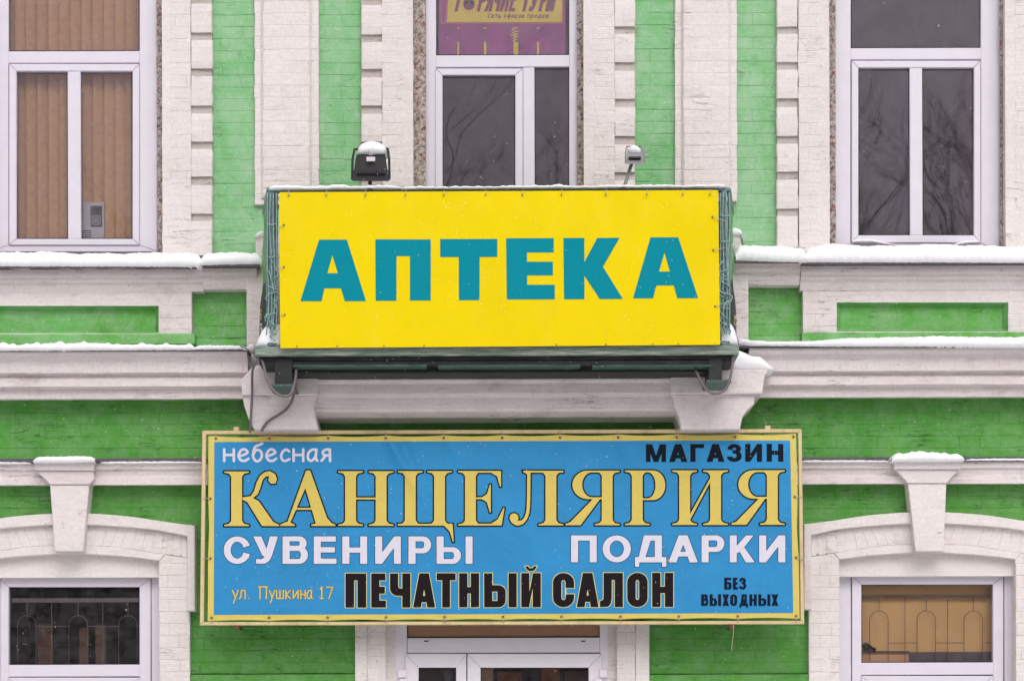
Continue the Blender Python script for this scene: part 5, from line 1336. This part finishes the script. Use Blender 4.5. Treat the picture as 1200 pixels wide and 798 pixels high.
snow_run('snow', 'snow blown over the top rail, right part', [(471, 218.8, 221.8), (520, 218.6, 221.4), (560, 217.4, 221.4), (600, 217.8, 221), (650, 216.6, 220.8), (700, 217, 220.6), (740, 216.6, 220.2), (790, 216.4, 220), (850, 215.8, 219.6)], DF+.0, DF-.07, 13, rough=.3, lump=1.2)
def heap(name, label, pts, d, db, seed, base_y=None):
    """pile whose front outline is traced, with a rounded, lumpy body behind it"""
    J = random.Random(seed); q = MB(); out = [P(x, y, d) for x, y in pts]; n = len(out); cx_ = sum(p.x for p in out)/n; cz_ = sum(p.z for p in out)/n
    vs = []; rings = [(0, .45), (.012, .8), (.03, .96), (.06, 1.0), (d-db, .98)]
    vs.append((cx_, -d-.012, cz_))
    for dy, sc in rings:
        for p in out: vs.append((cx_+(p.x-cx_)*sc+J.uniform(-.003, .003), -d+dy-.0+J.uniform(-.005, .005), cz_+(p.z-cz_)*sc+J.uniform(-.003, .003)))
    fs = [(0, 1+i, 1+(i+1) % n) for i in range(n)]
    for r in range(len(rings)-1):
        for i in range(n):
            j = (i+1) % n; fs.append((1+r*n+i, 1+(r+1)*n+i, 1+(r+1)*n+j, 1+r*n+j))
    fs.append(tuple(1+(len(rings)-1)*n+i for i in reversed(range(n)))); q.add(vs, fs)
    o = q.build(name, M['snow'], None, smooth=True, kind='stuff', label=label)
    return o
heap('snow', 'snow heaped on the deck at the left corner post', [(298, 405.3), (301, 397), (306, 388), (311, 381), (316, 380), (320, 387), (324, 383), (328, 378), (330, 405.3)][::-1], DF-.01, .4, 1)
heap('snow', 'snow heaped on the deck at the right corner post', [(843, 403.5), (843, 386), (847, 381), (852, 384), (856, 377), (861, 384), (864, 396), (866, 403.5)][::-1], DF-.01, .4, 2)
heap('snow', 'wedge of snow on the right corbel beside the balcony', [(855, 432.6), (858, 418), (864, 409.5), (871, 412), (880, 415.5), (892, 417.5), (899, 423), (904, 428.5), (909, 431.5), (903, 433.2)][::-1], .50, .1, 3)
heap('snow', 'snow spilling from the pier to the cornice on the right', [(862, 393), (868, 396), (880, 398), (900, 399.5), (900, 404.5), (880, 404.8), (866, 404)][::-1], .35, .1, 4)
heap('snow', 'small snow patch on the corner of the cornice left of the balcony', [(284, 409), (290, 404), (297, 402), (300, 405), (298, 409)][::-1], .36, .2, 5)
heap('snow', 'domed snow cap on the black floodlight', [(418.5, 179.5), (418.8, 173.5), (423, 168), (430, 164.6), (437, 163.9), (444, 165.5), (450, 169), (453, 174), (452, 179.5), (440, 180.4), (433, 183), (430, 180)][::-1], d1-.07, d1-.24, 6)
heap('snow', 'small snow cap on the grey floodlight', [(737, 179), (737, 174.5), (740, 171), (743, 168.8), (747, 170.5), (751, 174), (752, 179)][::-1], d2-.05, d2-.16, 7)
# snow falling in front of the facade
J = random.Random(5); q = MB()
for k in range(2300):
    px, py, d = J.uniform(-20, 1220), J.uniform(-20, 820), J.uniform(1.15, 3.5)
    c = P(px, py, d); r = J.uniform(.0006, .0019)*(1 if J.random() < .96 else 1.5)
    e = Vector((J.uniform(-.3, .3), 0, -1)).normalized()*r*J.uniform(1, 1.9)
    vs = [c+e, c-e, c+Vector((r, 0, 0)), c-Vector((r, 0, 0)), c+Vector((0, r, 0)), c-Vector((0, r, 0))]
    q.add(vs, [(0, 2, 4), (0, 4, 3), (0, 3, 5), (0, 5, 2), (1, 4, 2), (1, 3, 4), (1, 5, 3), (1, 2, 5)])
q.build('falling_snow', M['snow'], None, kind='stuff', label='fine snowflakes falling in front of the facade')

flush_bricks(300)

# ------------------------------------------------------------------ street in front: snowy ground, houses and bare trees opposite (seen in the panes)
mb = MB(); mb.add([(-150, -150, 0), (150, -150, 0), (150, 60, 0), (-150, 60, 0)], [(0, 1, 2, 3)]); M['packed'] = simple('trodden_snow', (.86, .84, .86, 1), .9, .08, 1.2)
mb.build('ground', M['packed'], None, kind='structure')
mb = MB(); mb.box(-5, 5, 0, P(600, 858, 0).z, .02, .3)
mb.build('wall', M['green_lo'], bld)
hb = thing('house', 'grey plastered house across the street mirrored in the panes', 'house')
mb = MB(); mb.box(-22, 24, 0, 9.5, -40, -52); mb.build('wall', M['mirror_wall'], hb)
mb = MB(); mb.add([(-22.6, -39.4, 9.5), (24.6, -39.4, 9.5), (24.6, -52.6, 9.5), (-22.6, -52.6, 9.5), (-20, -46, 12.6), (22, -46, 12.6)], [(0, 1, 5, 4), (1, 2, 5), (2, 3, 4, 5), (3, 0, 4), (3, 2, 1, 0)]); mb.build('roof', M['snow'], hb)
for i in range(10):
    for z in (1.5, 5.2):
        q = MB(); x_ = -19.5+i*4.5; q.box(x_, x_+1.4, z, z+2.2, -39.98, -39.8); q.build('window', M['roomdark'], hb)
def tree(x, y, h, seed):
    J = random.Random(seed); t = thing('bare_tree', 'leafless dark tree %s across the street mirrored in the panes' % {1: 'at the left', 2: 'in the middle', 3: 'at the right', 4: 'tallest and farthest right'}[seed], 'tree', 'bare trees across the street')
    tr = MB(); cr = MB(); top = Vector((x+J.uniform(-.5, .5), y, h*.45)); tr.tube([(x, y, -.1), (x+.1, y, h*.2), top], [.17, .14, .11], 7); tr.build('trunk', M['bark'], t)
    def br(p, dr_, ln, r, lv):
        e = p+dr_*ln; m = p.lerp(e, .5)+Vector((J.uniform(-1, 1), J.uniform(-1, 1), J.uniform(-.5, .5)))*ln*.08
        cr.tube([p, m, e], [r, r*.8, r*.6], 4 if lv else 5, smooth=1)
        if lv < 5:
            for k in range(3):
                nd = (dr_+Vector((J.uniform(-1, 1), J.uniform(-1, 1), J.uniform(-.3, .8)))*.75).normalized(); br(p.lerp(e, J.uniform(.45, 1)), nd, ln*J.uniform(.55, .8), r*.55, lv+1)
    for k in range(5): br(top-Vector((0, 0, J.uniform(0, h*.12))), Vector((J.uniform(-1, 1), J.uniform(-1, 1), 1.3)).normalized(), h*.24, .06, 0)
    cr.build('crown', M['bark'], t)
tree(-7.5, -29, 15, 1); tree(-.5, -30, 15, 2); tree(6.5, -29, 15, 3); tree(11, -32, 17, 4)
